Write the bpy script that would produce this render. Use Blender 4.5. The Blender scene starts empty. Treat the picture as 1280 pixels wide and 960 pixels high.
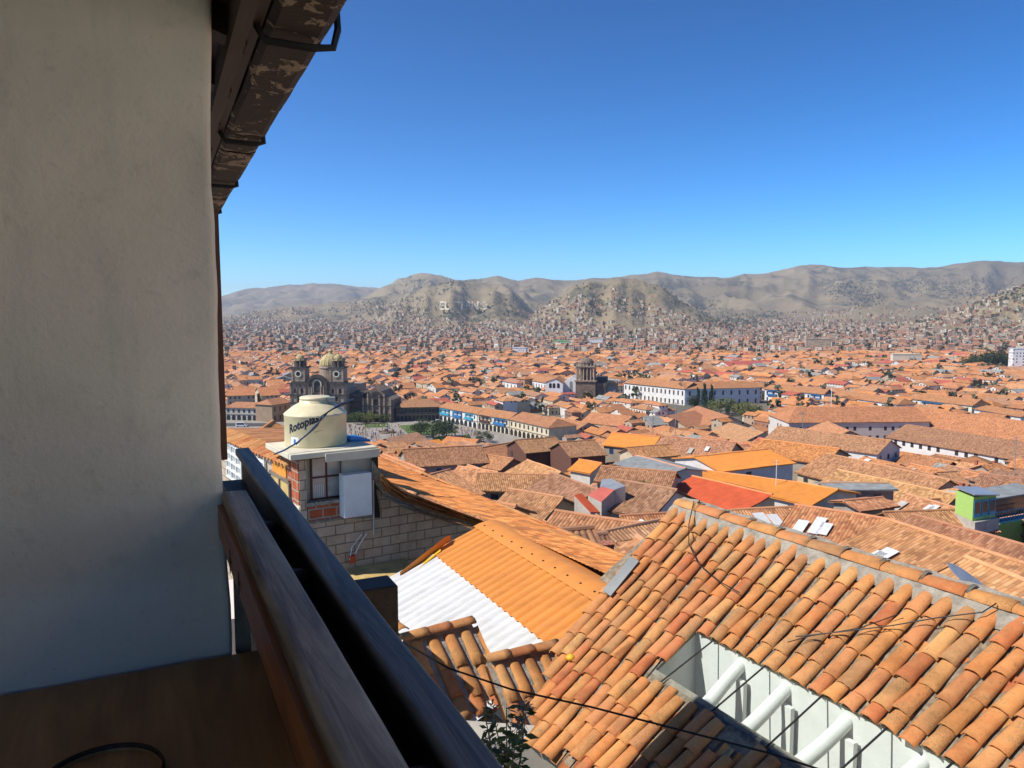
import bpy, math, random
from mathutils import Vector, Matrix, noise
random.seed(7)
R=math.radians
PITCH=R(5.06); CP,SP=math.cos(PITCH),math.sin(PITCH); F=960.0
A0=R(25.5)
D=Vector((-math.sin(A0),math.cos(A0),0)); N=Vector((math.cos(A0),math.sin(A0),0)); Z=Vector((0,0,1))
scene=bpy.context.scene; COL=scene.collection
def W(s,t,z=0): return D*s+N*t+Z*z
def ray(px,py):
    u=(px-640)/F; v=(480-py)/F
    return Vector((u,CP+SP*v,-SP+CP*v))
def onY(px,py,Y): r=ray(px,py); return r*(Y/r.y)
def onz(px,py,z): r=ray(px,py); return r*(z/r.z)
def ons(px,py,s): r=ray(px,py); return r*(s/r.dot(D))
def ont(px,py,t): r=ray(px,py); return r*(t/r.dot(N))
def onpl(px,py,P,n): r=ray(px,py); return r*(P.dot(n)/r.dot(n))
def proj(P):
    y=P.y*CP-P.z*SP; z=P.y*SP+P.z*CP
    if y<0.05: return (-9999,-9999)
    return (640+F*P.x/y, 480-F*z/y)
def inpoly(x,y,poly):
    c=False; j=len(poly)-1
    for i in range(len(poly)):
        xi,yi=poly[i]; xj,yj=poly[j]
        if (yi>y)!=(yj>y) and x<(xj-xi)*(y-yi)/(yj-yi)+xi: c=not c
        j=i
    return c
def lerp(a,b,t): return a+(b-a)*t
def interp(tab,x):
    if x<=tab[0][0]: return tab[0][1]
    for (a,b),(c,d) in zip(tab,tab[1:]):
        if x<=c: return b+(d-b)*(x-a)/(c-a)
    return tab[-1][1]
# ------------------------------------------------------------ mesh builder
class MB:
    def __init__(s): s.v=[]; s.f=[]; s.m=[]; s.uv=[]; s.c=[]; s.mi=0; s.col=(1,1,1)
    def face(s,pts,uv=None,col=None,mi=None):
        b=len(s.v); s.v.extend([tuple(p) for p in pts]); s.f.append(tuple(range(b,b+len(pts))))
        s.m.append(s.mi if mi is None else mi)
        s.uv.append(uv if uv else autouv(pts)); s.c.append(col or s.col)
    def grid(s,P,uvf=None,col=None,mi=None,close=False):
        # P rows x cols of points (shared verts)
        b=len(s.v); nr=len(P); nc=len(P[0])
        for r in P: s.v.extend([tuple(p) for p in r])
        for i in range(nr-1):
            for j in range(nc-1+(1 if close else 0)):
                k=(j+1)%nc
                idx=(b+i*nc+j,b+(i+1)*nc+j,b+(i+1)*nc+k,b+i*nc+k)
                s.f.append(idx); s.m.append(s.mi if mi is None else mi); s.c.append(col or s.col)
                if uvf: s.uv.append([uvf(i,j),uvf(i+1,j),uvf(i+1,j+1),uvf(i,j+1)])
                else: s.uv.append([(j,i),(j,i+1),(j+1,i+1),(j+1,i)])
    def box(s,o,x,y,z,col=None,mi=None,cap=True):
        # o corner, x,y,z edge vectors
        o=Vector(o)
        q=[o,o+x,o+x+y,o+y,o+z,o+x+z,o+x+y+z,o+y+z]
        for a in ((0,1,5,4),(1,2,6,5),(2,3,7,6),(3,0,4,7),(4,5,6,7),(3,2,1,0)):
            s.face([q[i] for i in a],col=col,mi=mi)
    def st(s,s0,s1,t0,t1,z0,z1,col=None,mi=None):
        s.box(W(s0,t0,z0),N*(t1-t0),D*(s1-s0),Z*(z1-z0),col,mi)
    def tube(s,pts,r,n=8,col=None,mi=None,r2=None,cap=True):
        pts=[Vector(p) for p in pts]; rows=[]
        m=len(pts); prev=None
        for i,p in enumerate(pts):
            d=(pts[min(i+1,m-1)]-pts[max(i-1,0)]).normalized()
            a=prev if prev else (Z if abs(d.z)<.9 else Vector((1,0,0)))
            u=(a-d*a.dot(d)).normalized(); w=d.cross(u); prev=u
            rr=r if r2 is None else lerp(r,r2,i/(m-1))
            rows.append([p+(u*math.cos(2*math.pi*k/n)+w*math.sin(2*math.pi*k/n))*rr for k in range(n)])
        s.grid(rows,col=col,mi=mi,close=True)
        if cap: s.face(rows[0][::-1],col=col,mi=mi); s.face(rows[-1],col=col,mi=mi)
    def lathe(s,c,prof,n=24,col=None,mi=None,sx=1,sy=1):
        c=Vector(c)
        rows=[[c+Vector((math.cos(2*math.pi*k/n)*r*sx,math.sin(2*math.pi*k/n)*r*sy,z)) for k in range(n)] for r,z in prof]
        s.grid(rows,uvf=lambda i,j:(j/n*4,prof[i][1]),col=col,mi=mi,close=True)
    def build(s,name,mats,parent=None,smooth=False,bevel=0):
        me=bpy.data.meshes.new(name)
        me.from_pydata(s.v,[],s.f)
        for m in (mats if isinstance(mats,(list,tuple)) else [mats]): me.materials.append(m)
        me.polygons.foreach_set('material_index',s.m)
        uvl=me.uv_layers.new(name='UVMap'); fl=[]
        for u in s.uv:
            for a in u: fl.extend(a)
        uvl.data.foreach_set('uv',fl)
        ca=me.color_attributes.new('Col','FLOAT_COLOR','CORNER'); fl=[]
        for f,c in zip(s.f,s.c): fl.extend((c[0],c[1],c[2],1.0)*len(f))
        ca.data.foreach_set('color',fl)
        if smooth: me.polygons.foreach_set('use_smooth',[True]*len(s.f))
        me.update()
        o=bpy.data.objects.new(name,me); COL.objects.link(o)
        if parent: o.parent=parent
        if bevel:
            b=o.modifiers.new('b','BEVEL'); b.width=bevel; b.segments=2; b.limit_method='ANGLE'; 
            w=o.modifiers.new('w','WELD'); w.merge_threshold=1e-4
            # weld first
            o.modifiers.move(1,0)
        return o
def autouv(pts):
    p0=Vector(pts[0]); n=None
    for i in range(1,len(pts)-1):
        n=(Vector(pts[i])-p0).cross(Vector(pts[i+1])-p0)
        if n.length>1e-12: break
    if n is None or n.length<1e-12: return [(0,0)]*len(pts)
    n.normalize()
    if abs(n.z)>.97: u=D.copy()*-1; v=N
    else:
        u=Z.cross(n).normalized(); v=n.cross(u)
    return [(Vector(p).dot(u),Vector(p).dot(v)) for p in pts]
def tag(o,label=None,cat=None,group=None,kind=None):
    if label: o['label']=label
    if cat: o['category']=cat
    if group: o['group']=group
    if kind: o['kind']=kind
    return o
def thing(name,label,cat,loc=(0,0,0),group=None):
    o=bpy.data.objects.new(name,None); COL.objects.link(o); o.location=(0,0,0)
    o.empty_display_size=.3
    tag(o,label,cat,group); return o
# children are modelled in world coordinates; settle() moves the Empty to the base of the thing afterwards
def settle(root):
    ch=[c for c in COL.objects if c.parent==root and c.type=='MESH']
    if not ch: return
    lo=Vector((1e9,)*3); hi=-lo
    for c in ch:
        for b in c.bound_box:
            for k in range(3): lo[k]=min(lo[k],b[k]); hi[k]=max(hi[k],b[k])
    base=Vector(((lo.x+hi.x)/2,(lo.y+hi.y)/2,lo.z))
    root.location=base
    for c in ch: c.location=-base
ROOTS=[]
# ------------------------------------------------------------ materials
def newmat(name):
    m=bpy.data.materials.new(name); m.use_nodes=True; nt=m.node_tree
    b=nt.nodes['Principled BSDF']; b.inputs['Roughness'].default_value=.85
    b.inputs['Specular IOR Level'].default_value=.3
    return m,nt,b
def nd(nt,t,**k):
    n=nt.nodes.new(t)
    for a,b in k.items(): setattr(n,a,b)
    return n
def L(nt,a,b): nt.links.new(a,b)
def mth(nt,op,a,b=None,c=None):
    n=nd(nt,'ShaderNodeMath',operation=op)
    for i,x in enumerate((a,b,c)):
        if x is None: continue
        if isinstance(x,(int,float)): n.inputs[i].default_value=x
        else: L(nt,x,n.inputs[i])
    return n.outputs[0]
def mixc(nt,f,a,b,mode='MIX'):
    n=nd(nt,'ShaderNodeMix',data_type='RGBA',blend_type=mode)
    for s,x in ((n.inputs[0],f),(n.inputs[6],a),(n.inputs[7],b)):
        if isinstance(x,(int,float)): s.default_value=x
        elif isinstance(x,tuple): s.default_value=(*x,1) if len(x)==3 else x
        else: L(nt,x,s)
    return n.outputs[2]
def noisef(nt,scale,detail=4,rough=.6,vec=None,dist=0):
    n=nd(nt,'ShaderNodeTexNoise'); n.inputs['Scale'].default_value=scale; n.inputs['Detail'].default_value=detail
    n.inputs['Roughness'].default_value=rough; n.inputs['Distortion'].default_value=dist
    if vec is None:
        g=nd(nt,'ShaderNodeNewGeometry'); vec=g.outputs['Position']
    L(nt,vec,n.inputs['Vector']); return n.outputs['Fac']
def ramp(nt,f,stops,interp='LINEAR'):
    r=nd(nt,'ShaderNodeValToRGB'); r.color_ramp.interpolation=interp
    e=r.color_ramp.elements
    while len(e)<len(stops): e.new(.5)
    for x,(p,c) in zip(e,stops):
        x.position=p; x.color=(*c,1) if not isinstance(c,(int,float)) else (c,c,c,1)
    L(nt,f,r.inputs[0]); return r.outputs[0]
def bump(nt,b,h,strength=.5,dist=.02):
    n=nd(nt,'ShaderNodeBump'); n.inputs['Strength'].default_value=strength; n.inputs['Distance'].default_value=dist
    L(nt,h,n.inputs['Height']); L(nt,n.outputs[0],b.inputs['Normal'])
def attr(nt,name='Col'): return nd(nt,'ShaderNodeAttribute',attribute_name=name).outputs['Color']
def uvn(nt): return nd(nt,'ShaderNodeUVMap').outputs[0]
def simple(name,col,rough=.8,metal=0,var=.18,scale=6,b=.2,bd=.01,spec=.3):
    m,nt,p=newmat(name); f=noisef(nt,scale,5)
    c=mixc(nt,ramp(nt,f,[(.3,0.0),(.7,1.0)]),tuple(x*(1-var) for x in col),tuple(min(1,x*(1+var)) for x in col))
    L(nt,c,p.inputs['Base Color']); p.inputs['Roughness'].default_value=rough; p.inputs['Metallic'].default_value=metal
    p.inputs['Specular IOR Level'].default_value=spec
    if b: bump(nt,p,noisef(nt,scale*6,4),b,bd)
    return m
def m_tile_near():
    m,nt,p=newmat('barrel_tile_clay')
    g=nd(nt,'ShaderNodeNewGeometry'); r=g.outputs['Random Per Island']
    c=ramp(nt,r,[(0,(.50,.18,.06)),(.16,(.60,.27,.085)),(.3,(.54,.21,.065)),(.42,(.47,.13,.05)),(.55,(.60,.31,.11)),(.68,(.52,.19,.075)),(.8,(.50,.24,.09)),(.9,(.57,.205,.06)),(1,(.38,.20,.09))])
    off=nd(nt,'ShaderNodeVectorMath',operation='ADD'); L(nt,g.outputs['Position'],off.inputs[0])
    cm=nd(nt,'ShaderNodeCombineXYZ'); L(nt,mth(nt,'MULTIPLY',r,37.0),cm.inputs[0]); L(nt,cm.outputs[0],off.inputs[1])
    n1=noisef(nt,6,6,.65,off.outputs[0]); n2=noisef(nt,38,4,.7,off.outputs[0])
    c=mixc(nt,ramp(nt,n1,[(.42,0.0),(.7,.35)]),c,(.60,.35,.13))
    c=mixc(nt,ramp(nt,n2,[(.58,0.0),(.68,.6)]),c,(.19,.125,.06))
    n3=noisef(nt,3.1,3,.5,off.outputs[0]); n5=noisef(nt,90,3,.7)
    moss=mth(nt,'MULTIPLY',ramp(nt,n3,[(.52,0.0),(.6,1.0)]),ramp(nt,n5,[(.45,0.0),(.6,.75)]))
    c=mixc(nt,moss,c,(.22,.17,.08))
    n6=noisef(nt,1.6,5,.7); c=mixc(nt,ramp(nt,n6,[(.46,0.0),(.66,.6)]),c,mixc(nt,1.0,c,(.45,.40,.34),'MULTIPLY'))
    L(nt,c,p.inputs['Base Color']); bump(nt,p,mth(nt,'ADD',n5,n1),.5,.01); return m
def m_tile_mid(near=False):
    m,nt,p=newmat('weathered_roof_tile'+('_close' if near else ''))
    uv=uvn(nt); sp=nd(nt,'ShaderNodeSeparateXYZ'); L(nt,uv,sp.inputs[0])
    u=mth(nt,'MULTIPLY',sp.outputs[0],1/.25); v=mth(nt,'MULTIPLY',sp.outputs[1],1/.4)
    fu=mth(nt,'FLOOR',u); 
    wn0=nd(nt,'ShaderNodeTexWhiteNoise',noise_dimensions='1D'); L(nt,fu,wn0.inputs['W'])
    v2=mth(nt,'ADD',v,wn0.outputs['Value']); fv=mth(nt,'FLOOR',v2)
    cm=nd(nt,'ShaderNodeCombineXYZ'); L(nt,fu,cm.inputs[0]); L(nt,fv,cm.inputs[1])
    oi=nd(nt,'ShaderNodeObjectInfo'); L(nt,mth(nt,'MULTIPLY',oi.outputs['Random'],53.0),cm.inputs[2])
    wn=nd(nt,'ShaderNodeTexWhiteNoise',noise_dimensions='3D'); L(nt,cm.outputs[0],wn.inputs['Vector'])
    base=attr(nt)
    rv=wn.outputs['Value']
    tint=ramp(nt,rv,[(0,(.62,.6,.58)),(.3,(.9,.88,.8)),(.6,(1.12,1.1,1.0)),(.85,(1.3,1.4,1.4)),(1,(.8,.6,.5))])
    c=mixc(nt,1.0,base,tint,'MULTIPLY')
    big=noisef(nt,.35,5,.65); c=mixc(nt,ramp(nt,big,[(.4,0.0),(.68,.45)]),c,mixc(nt,1.0,c,(.6,.6,.56),'MULTIPLY'))
    bl=noisef(nt,1.7,4,.7); c=mixc(nt,ramp(nt,bl,[(.55,0.0),(.68,.35)]),c,(.38,.25,.15))
    wv=mth(nt,'ABSOLUTE',mth(nt,'SINE',mth(nt,'MULTIPLY',u,math.pi)))
    c=mixc(nt,ramp(nt,wv,[(.05,.55),(.4,0.0)]),c,mixc(nt,1.0,c,(.4,.38,.36),'MULTIPLY'))
    L(nt,c,p.inputs['Base Color'])
    h=mth(nt,'ADD',mth(nt,'MULTIPLY',wv,.2 if near else 1.0),mth(nt,'MULTIPLY',mth(nt,'FRACT',v2),.5))
    bump(nt,p,h,.8,.05); return m
def m_wall():
    m,nt,p=newmat('painted_house_wall'); base=attr(nt)
    n=noisef(nt,.5,6,.7); c=mixc(nt,ramp(nt,n,[(.42,0.0),(.72,.55)]),base,mixc(nt,1.0,base,(.55,.48,.4),'MULTIPLY'))
    n2=noisef(nt,5,4,.7); c=mixc(nt,ramp(nt,n2,[(.5,0.0),(.7,.25)]),c,(.2,.16,.12))
    L(nt,c,p.inputs['Base Color']); bump(nt,p,n2,.3,.02); return m
def m_wallwin(name='windowed_wall',sx=2.6,sz=3.0):
    # far wall: rows of small dark window openings from UV metres
    m,nt,p=newmat(name); base=attr(nt); uv=uvn(nt)
    sp=nd(nt,'ShaderNodeSeparateXYZ'); L(nt,uv,sp.inputs[0])
    fx=mth(nt,'FRACT',mth(nt,'MULTIPLY',sp.outputs[0],1/sx)); fz=mth(nt,'FRACT',mth(nt,'MULTIPLY',sp.outputs[1],1/sz))
    a=mth(nt,'MULTIPLY',mth(nt,'GREATER_THAN',fx,.3),mth(nt,'LESS_THAN',fx,.68))
    b=mth(nt,'MULTIPLY',mth(nt,'GREATER_THAN',fz,.35),mth(nt,'LESS_THAN',fz,.8))
    f=mth(nt,'MULTIPLY',a,b)
    cm=nd(nt,'ShaderNodeCombineXYZ'); L(nt,mth(nt,'FLOOR',mth(nt,'MULTIPLY',sp.outputs[0],1/sx)),cm.inputs[0]); L(nt,mth(nt,'FLOOR',mth(nt,'MULTIPLY',sp.outputs[1],1/sz)),cm.inputs[1])
    wn=nd(nt,'ShaderNodeTexWhiteNoise',noise_dimensions='2D'); L(nt,cm.outputs[0],wn.inputs['Vector'])
    f=mth(nt,'MULTIPLY',f,mth(nt,'GREATER_THAN',wn.outputs['Value'],.35))
    n=noisef(nt,.15,4,.7); c=mixc(nt,ramp(nt,n,[(.45,0.0),(.7,.4)]),base,mixc(nt,1.0,base,(.6,.5,.42),'MULTIPLY'))
    c=mixc(nt,f,c,(.035,.035,.04)); L(nt,c,p.inputs['Base Color']); return m
def m_block(name,c1,c2,mortar,bw,bh,rough=.95,mort=.02):
    m,nt,p=newmat(name); uv=uvn(nt)
    b=nd(nt,'ShaderNodeTexBrick'); L(nt,uv,b.inputs['Vector']); b.inputs['Scale'].default_value=1
    b.inputs['Brick Width'].default_value=bw; b.inputs['Row Height'].default_value=bh; b.inputs['Mortar Size'].default_value=mort
    b.inputs['Mortar Smooth'].default_value=.3
    b.inputs['Color1'].default_value=(*c1,1); b.inputs['Color2'].default_value=(*c2,1); b.inputs['Mortar'].default_value=(*mortar,1)
    n=noisef(nt,3,6,.7); c=mixc(nt,ramp(nt,n,[(.35,0.0),(.7,.6)]),b.outputs['Color'],mixc(nt,1.0,b.outputs['Color'],(.55,.5,.45),'MULTIPLY'))
    L(nt,c,p.inputs['Base Color']); h=mth(nt,'SUBTRACT',mth(nt,'MULTIPLY',noisef(nt,30,4),.35),b.outputs['Fac'])
    bump(nt,p,h,.9,.02); p.inputs['Roughness'].default_value=rough; return m
def m_wood(name,c1,c2,scale=4,stretch=14,axis=D,rough=.6,b=.4):
    m,nt,p=newmat(name)
    g=nd(nt,'ShaderNodeNewGeometry'); mp=nd(nt,'ShaderNodeMapping'); mp.vector_type='TEXTURE'
    mp.inputs['Rotation'].default_value=(0,0,math.atan2(axis.y,axis.x)); mp.inputs['Scale'].default_value=(stretch,1,1)
    L(nt,g.outputs['Position'],mp.inputs[0])
    n=noisef(nt,scale*8,6,.65,mp.outputs[0],.6); n2=noisef(nt,scale*.8,4,.6)
    c=mixc(nt,ramp(nt,n,[(.35,0.0),(.65,1.0)]),c1,c2); c=mixc(nt,ramp(nt,n2,[(.4,0.0),(.7,.6)]),c,mixc(nt,1.0,c,(.5,.45,.42),'MULTIPLY'))
    L(nt,c,p.inputs['Base Color']); p.inputs['Roughness'].default_value=rough; bump(nt,p,n,b,.004); return m
def m_plaster():
    m,nt,p=newmat('aged_white_plaster')
    n=noisef(nt,1.3,6,.6); n2=noisef(nt,14,5,.7); n3=noisef(nt,70,3,.6)
    c=mixc(nt,ramp(nt,n,[(.35,0.0),(.7,1.0)]),(.76,.625,.51),(.62,.50,.405))
    c=mixc(nt,ramp(nt,n2,[(.56,0.0),(.74,.35)]),c,(.36,.30,.235))
    g=nd(nt,'ShaderNodeNewGeometry'); mp=nd(nt,'ShaderNodeMapping'); mp.inputs['Scale'].default_value=(1,1,.18); L(nt,g.outputs['Position'],mp.inputs[0])
    n4=noisef(nt,5,5,.75,mp.outputs[0]); c=mixc(nt,ramp(nt,n4,[(.55,0.0),(.75,.3)]),c,(.36,.33,.3))
    L(nt,c,p.inputs['Base Color'])
    vo=nd(nt,'ShaderNodeTexVoronoi',feature='DISTANCE_TO_EDGE'); vo.inputs['Scale'].default_value=.9
    dv=nd(nt,'ShaderNodeVectorMath',operation='ADD'); L(nt,g.outputs['Position'],dv.inputs[0]); nv=nd(nt,'ShaderNodeTexNoise'); nv.inputs['Scale'].default_value=2.5; nv.inputs['Detail'].default_value=6; L(nt,g.outputs['Position'],nv.inputs['Vector']); L(nt,nv.outputs['Color'],dv.inputs[1]); L(nt,dv.outputs[0],vo.inputs['Vector'])
    crk=mth(nt,'MULTIPLY',ramp(nt,vo.outputs['Distance'],[(0,1.0),(.004,0.0)]),ramp(nt,n,[(.5,0.0),(.58,.5)]))
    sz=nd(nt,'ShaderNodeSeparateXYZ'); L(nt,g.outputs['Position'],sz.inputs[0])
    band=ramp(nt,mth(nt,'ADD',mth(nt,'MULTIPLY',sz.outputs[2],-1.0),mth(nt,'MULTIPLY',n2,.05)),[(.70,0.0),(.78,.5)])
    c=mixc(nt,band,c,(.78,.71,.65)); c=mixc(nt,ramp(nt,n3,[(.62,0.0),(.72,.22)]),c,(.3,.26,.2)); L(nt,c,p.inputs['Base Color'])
    h=mth(nt,'ADD',mth(nt,'MULTIPLY',n,2.0),mth(nt,'ADD',mth(nt,'MULTIPLY',n2,.7),mth(nt,'MULTIPLY',n3,.35)))
    bump(nt,p,h,.5,.012); p.inputs['Roughness'].default_value=.9; return m
def m_glass(name,tint=(.9,.95,.95),op=.12,gloss=.1):
    m,nt,p=newmat(name); out=nt.nodes['Material Output']
    tr=nd(nt,'ShaderNodeBsdfTransparent'); tr.inputs[0].default_value=(*tint,1)
    gl=nd(nt,'ShaderNodeBsdfGlossy'); gl.inputs['Roughness'].default_value=.05
    mx=nd(nt,'ShaderNodeMixShader'); fr=nd(nt,'ShaderNodeFresnel'); L(nt,fr.outputs[0],mx.inputs[0]); L(nt,tr.outputs[0],mx.inputs[1]); L(nt,gl.outputs[0],mx.inputs[2])
    L(nt,mx.outputs[0],out.inputs[0]); return m
def m_peel():
    m,nt,p=newmat('peeling_gutter_paint')
    n=noisef(nt,9,6,.7,None,.8); g=nd(nt,'ShaderNodeNewGeometry')
    n0=noisef(nt,1.4,3,.5)
    f=mth(nt,'ADD',n,mth(nt,'MULTIPLY',n0,.45))
    c=mixc(nt,ramp(nt,f,[(.785,0.0),(.80,1.0)]),(.028,.018,.012),(.30,.23,.16))
    L(nt,c,p.inputs['Base Color']); bump(nt,p,n,.6,.01); p.inputs['Roughness'].default_value=.7; return m
def m_leaf(name,c1,c2):
    m,nt,p=newmat(name); g=nd(nt,'ShaderNodeNewGeometry')
    c=mixc(nt,g.outputs['Random Per Island'],c1,c2); L(nt,c,p.inputs['Base Color'])
    p.inputs['Roughness'].default_value=.6
    return m
def m_ground():
    m,nt,p=newmat('ground_earth')
    n=noisef(nt,.01,6,.7); n2=noisef(nt,.4,5,.7)
    c=mixc(nt,ramp(nt,n,[(.4,0.0),(.62,1.0)]),(.20,.165,.12),(.14,.13,.09)); c=mixc(nt,ramp(nt,n2,[(.4,0.0),(.7,.5)]),c,(.09,.08,.065))
    L(nt,c,p.inputs['Base Color']); return m
def m_hill():
    m,nt,p=newmat('dry_grass_hillside')
    n=noisef(nt,.0011,8,.62,None,.5); n2=noisef(nt,.006,6,.7); n3=noisef(nt,.0022,7,.7,None,1.0)
    c=mixc(nt,ramp(nt,n,[(.38,0.0),(.62,1.0)]),(.20,.155,.085),(.32,.245,.14))
    c=mixc(nt,ramp(nt,n2,[(.45,0.0),(.7,.6)]),c,(.135,.115,.065))
    c=mixc(nt,ramp(nt,n3,[(.56,0.0),(.60,.7)]),c,(.055,.06,.035))
    n5=noisef(nt,.02,4,.8); c=mixc(nt,ramp(nt,n5,[(.6,0.0),(.7,.25)]),c,(.44,.34,.22))
    L(nt,c,p.inputs['Base Color']); bump(nt,p,mth(nt,'ADD',n2,mth(nt,'MULTIPLY',n5,.3)),.55,40); return m
def m_sheet(name,col,dirt,axis,ln):
    m,nt,p=newmat(name); g=nd(nt,'ShaderNodeNewGeometry'); mp=nd(nt,'ShaderNodeMapping'); mp.vector_type='TEXTURE'
    mp.inputs['Rotation'].default_value=(0,0,math.atan2(axis.y,axis.x)); mp.inputs['Scale'].default_value=(6,1,1); L(nt,g.outputs['Position'],mp.inputs[0])
    a=noisef(nt,3.5,6,.7,mp.outputs[0]); b=noisef(nt,2.0,5,.7); d=noisef(nt,25,4,.7)
    c=mixc(nt,ramp(nt,a,[(.45,0.0),(.75,.55)]),col,dirt); c=mixc(nt,ramp(nt,b,[(.5,0.0),(.75,.4)]),c,mixc(nt,1.0,c,(.72,.68,.6),'MULTIPLY')); c=mixc(nt,ramp(nt,d,[(.66,0.0),(.74,.5)]),c,dirt)
    L(nt,c,p.inputs['Base Color']); p.inputs['Roughness'].default_value=.6; bump(nt,p,b,.3,.02); return m
M={}
M['tile']=m_tile_near(); M['tmid']=m_tile_mid(); M['tcorr']=m_tile_mid(True)
M['wall']=m_wall(); M['wwin']=m_wallwin(); M['wfar']=m_wallwin('distant_windowed_wall',3.2,3.1)
M['plaster']=m_plaster(); M['white']=simple('white_painted_wood',(.74,.74,.70),.6,var=.06,scale=5)
M['mortar']=simple('grey_mortar',(.34,.30,.24),.95,var=.35,scale=9,b=.8,bd=.03)
M['dirt']=simple('dirt_between_tiles',(.25,.20,.14),.95,var=.5,scale=14,b=.8,bd=.02)
M['conc']=simple('bare_concrete',(.42,.39,.33),.95,var=.2,scale=2,b=.3)
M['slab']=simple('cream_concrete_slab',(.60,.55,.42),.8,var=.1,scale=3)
M['block']=m_block('concrete_block_masonry',(.50,.395,.28),(.60,.485,.36),(.27,.21,.15),.42,.21,mort=.012)
M['redbrick']=m_block('hollow_red_brick',(.48,.12,.045),(.40,.095,.04),(.40,.33,.26),.3,.2)
M['brick']=m_block('brown_brick',(.20,.085,.055),(.16,.07,.05),(.14,.09,.07),.3,.12)
M['stone']=simple('weathered_andesite',(.20,.145,.105),.95,var=.4,scale=.4,b=.8,bd=.2)
M['stonel']=simple('pale_carved_stone',(.33,.25,.18),.95,var=.35,scale=.7,b=.8,bd=.15)
M['dstone']=simple('dark_stone',(.07,.06,.055),.95,var=.4,scale=.5,b=.6,bd=.2)  # even dark stone; also carries the painted shade of the chapel side block
M['dome']=simple('ochre_dome_render',(.46,.36,.17),.85,var=.3,scale=.5)
M['dark']=simple('dark_opening',(.02,.018,.018),.6,var=.1,b=0)
M['glassd']=simple('dark_window_glass',(.04,.05,.06),.12,var=.1,b=0,spec=.6)
M['glassw']=simple('curtained_window_glass',(.42,.44,.42),.15,var=.25,b=0,spec=.5,scale=3)
M['glass']=m_glass('clear_glass')
M['brownframe']=simple('brown_window_frame',(.10,.035,.02),.5)
M['blue']=simple('blue_painted_wood',(.03,.17,.42),.5,var=.2); M['teal']=simple('teal_painted_wood',(.05,.32,.46),.5,var=.2)
M['lime']=simple('lime_green_wall',(.36,.55,.14),.8,var=.1)
M['tank']=simple('cream_polyethylene',(.66,.57,.35),.42,var=.12,scale=3.5,b=.08,spec=.45)
M['ink']=simple('dark_blue_print',(.015,.02,.035),.5,b=0)
M['black']=simple('black_rubber',(.012,.012,.014),.5,b=0); M['bluehose']=simple('blue_grey_hose',(.05,.08,.17),.4,b=0)
M['zinc']=simple('zinc_sheet',(.45,.47,.48),.4,.6,var=.15,scale=1.5)
M['greysheet']=simple('grey_roof_sheet',(.25,.26,.25),.7,var=.25,scale=1.2)
M['redsheet']=simple('red_roof_sheet',(.55,.10,.035),.7,var=.15,scale=1,b=.2)
M['pinksheet']=simple('faded_red_sheet',(.50,.12,.09),.7,var=.15,scale=1)
M['orangesheet']=simple('orange_roof_sheet',(.66,.245,.045),.6,var=.12,scale=1.2,b=.1)
M['whitesheet']=simple('white_translucent_sheet',(.60,.61,.60),.45,var=.08,scale=2,b=.05)
M['orangerib']=m_sheet('orange_ribbed_sheet',(.66,.25,.05),(.42,.17,.06),N,1); M['whiterib']=m_sheet('white_ribbed_sheet',(.62,.62,.60),(.38,.37,.33),N,1)
M['yellow']=simple('yellow_sheet_metal',(.70,.42,.03),.5,var=.1); M['orangepaint']=simple('orange_painted_wall',(.70,.28,.04),.7,var=.1)
M['ochre']=simple('ochre_board',(.50,.36,.14),.85,var=.25,scale=4)
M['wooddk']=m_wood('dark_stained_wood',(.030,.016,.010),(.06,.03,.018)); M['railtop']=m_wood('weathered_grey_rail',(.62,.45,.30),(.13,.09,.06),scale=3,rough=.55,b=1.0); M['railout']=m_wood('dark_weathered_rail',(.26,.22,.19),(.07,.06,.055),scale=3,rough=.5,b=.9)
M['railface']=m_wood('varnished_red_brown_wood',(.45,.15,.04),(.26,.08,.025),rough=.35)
M['tablew']=m_wood('stained_brown_tabletop',(.55,.29,.11),(.32,.155,.055),scale=1.2,stretch=9,axis=D,rough=.45)
M['oldwood']=m_wood('bleached_old_timber',(.30,.24,.17),(.16,.12,.09),scale=2)
M['peel']=m_peel(); M['bark']=simple('tree_bark',(.12,.09,.06),.9)
M['leaf']=m_leaf('green_leaves',(.035,.065,.018),(.11,.14,.035)); M['leafd']=m_leaf('dark_green_leaves',(.018,.035,.015),(.05,.075,.025)); M['leaff']=m_leaf('far_tree_leaves',(.055,.065,.035),(.10,.105,.055))
M['leafy']=m_leaf('olive_leaves',(.10,.12,.03),(.20,.20,.06))
M['dryflower']=m_leaf('dry_flower_heads',(.16,.10,.08),(.26,.18,.13))
M['ground']=m_ground(); M['hill']=m_hill()
M['paving']=simple('stone_paving',(.30,.27,.23),.9,var=.25,scale=.3); M['asphalt']=simple('asphalt',(.07,.068,.065),.9,scale=.5)
M['grass']=simple('lawn_grass',(.10,.15,.04),.9,var=.4,scale=.5); M['car']=simple('white_car_paint',(.75,.75,.75),.25,var=.02,b=0,spec=.6)
M['skin']=simple('skin',(.35,.2,.13),.6,b=0)
M['geo']=simple('pale_chalk_letters',(.52,.45,.33),.95,b=0)
# ============================================================ OUR BALCONY
S0=2.30           # face of the end wall (distance along the facade)
ZR=-.50; ZT=ons(150,840,S0).z
bal=thing('balcony_house','whitewashed house with shaded wooden balcony in the left foreground','house'); ROOTS.append(bal)
tr_i0=onz(420,940,ZR).dot(N); tr_i1=onz(515,960,ZR).dot(N); tr_o0=onz(568,960,ZR).dot(N); tr_o1=onz(632,960,ZR).dot(N)
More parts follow.
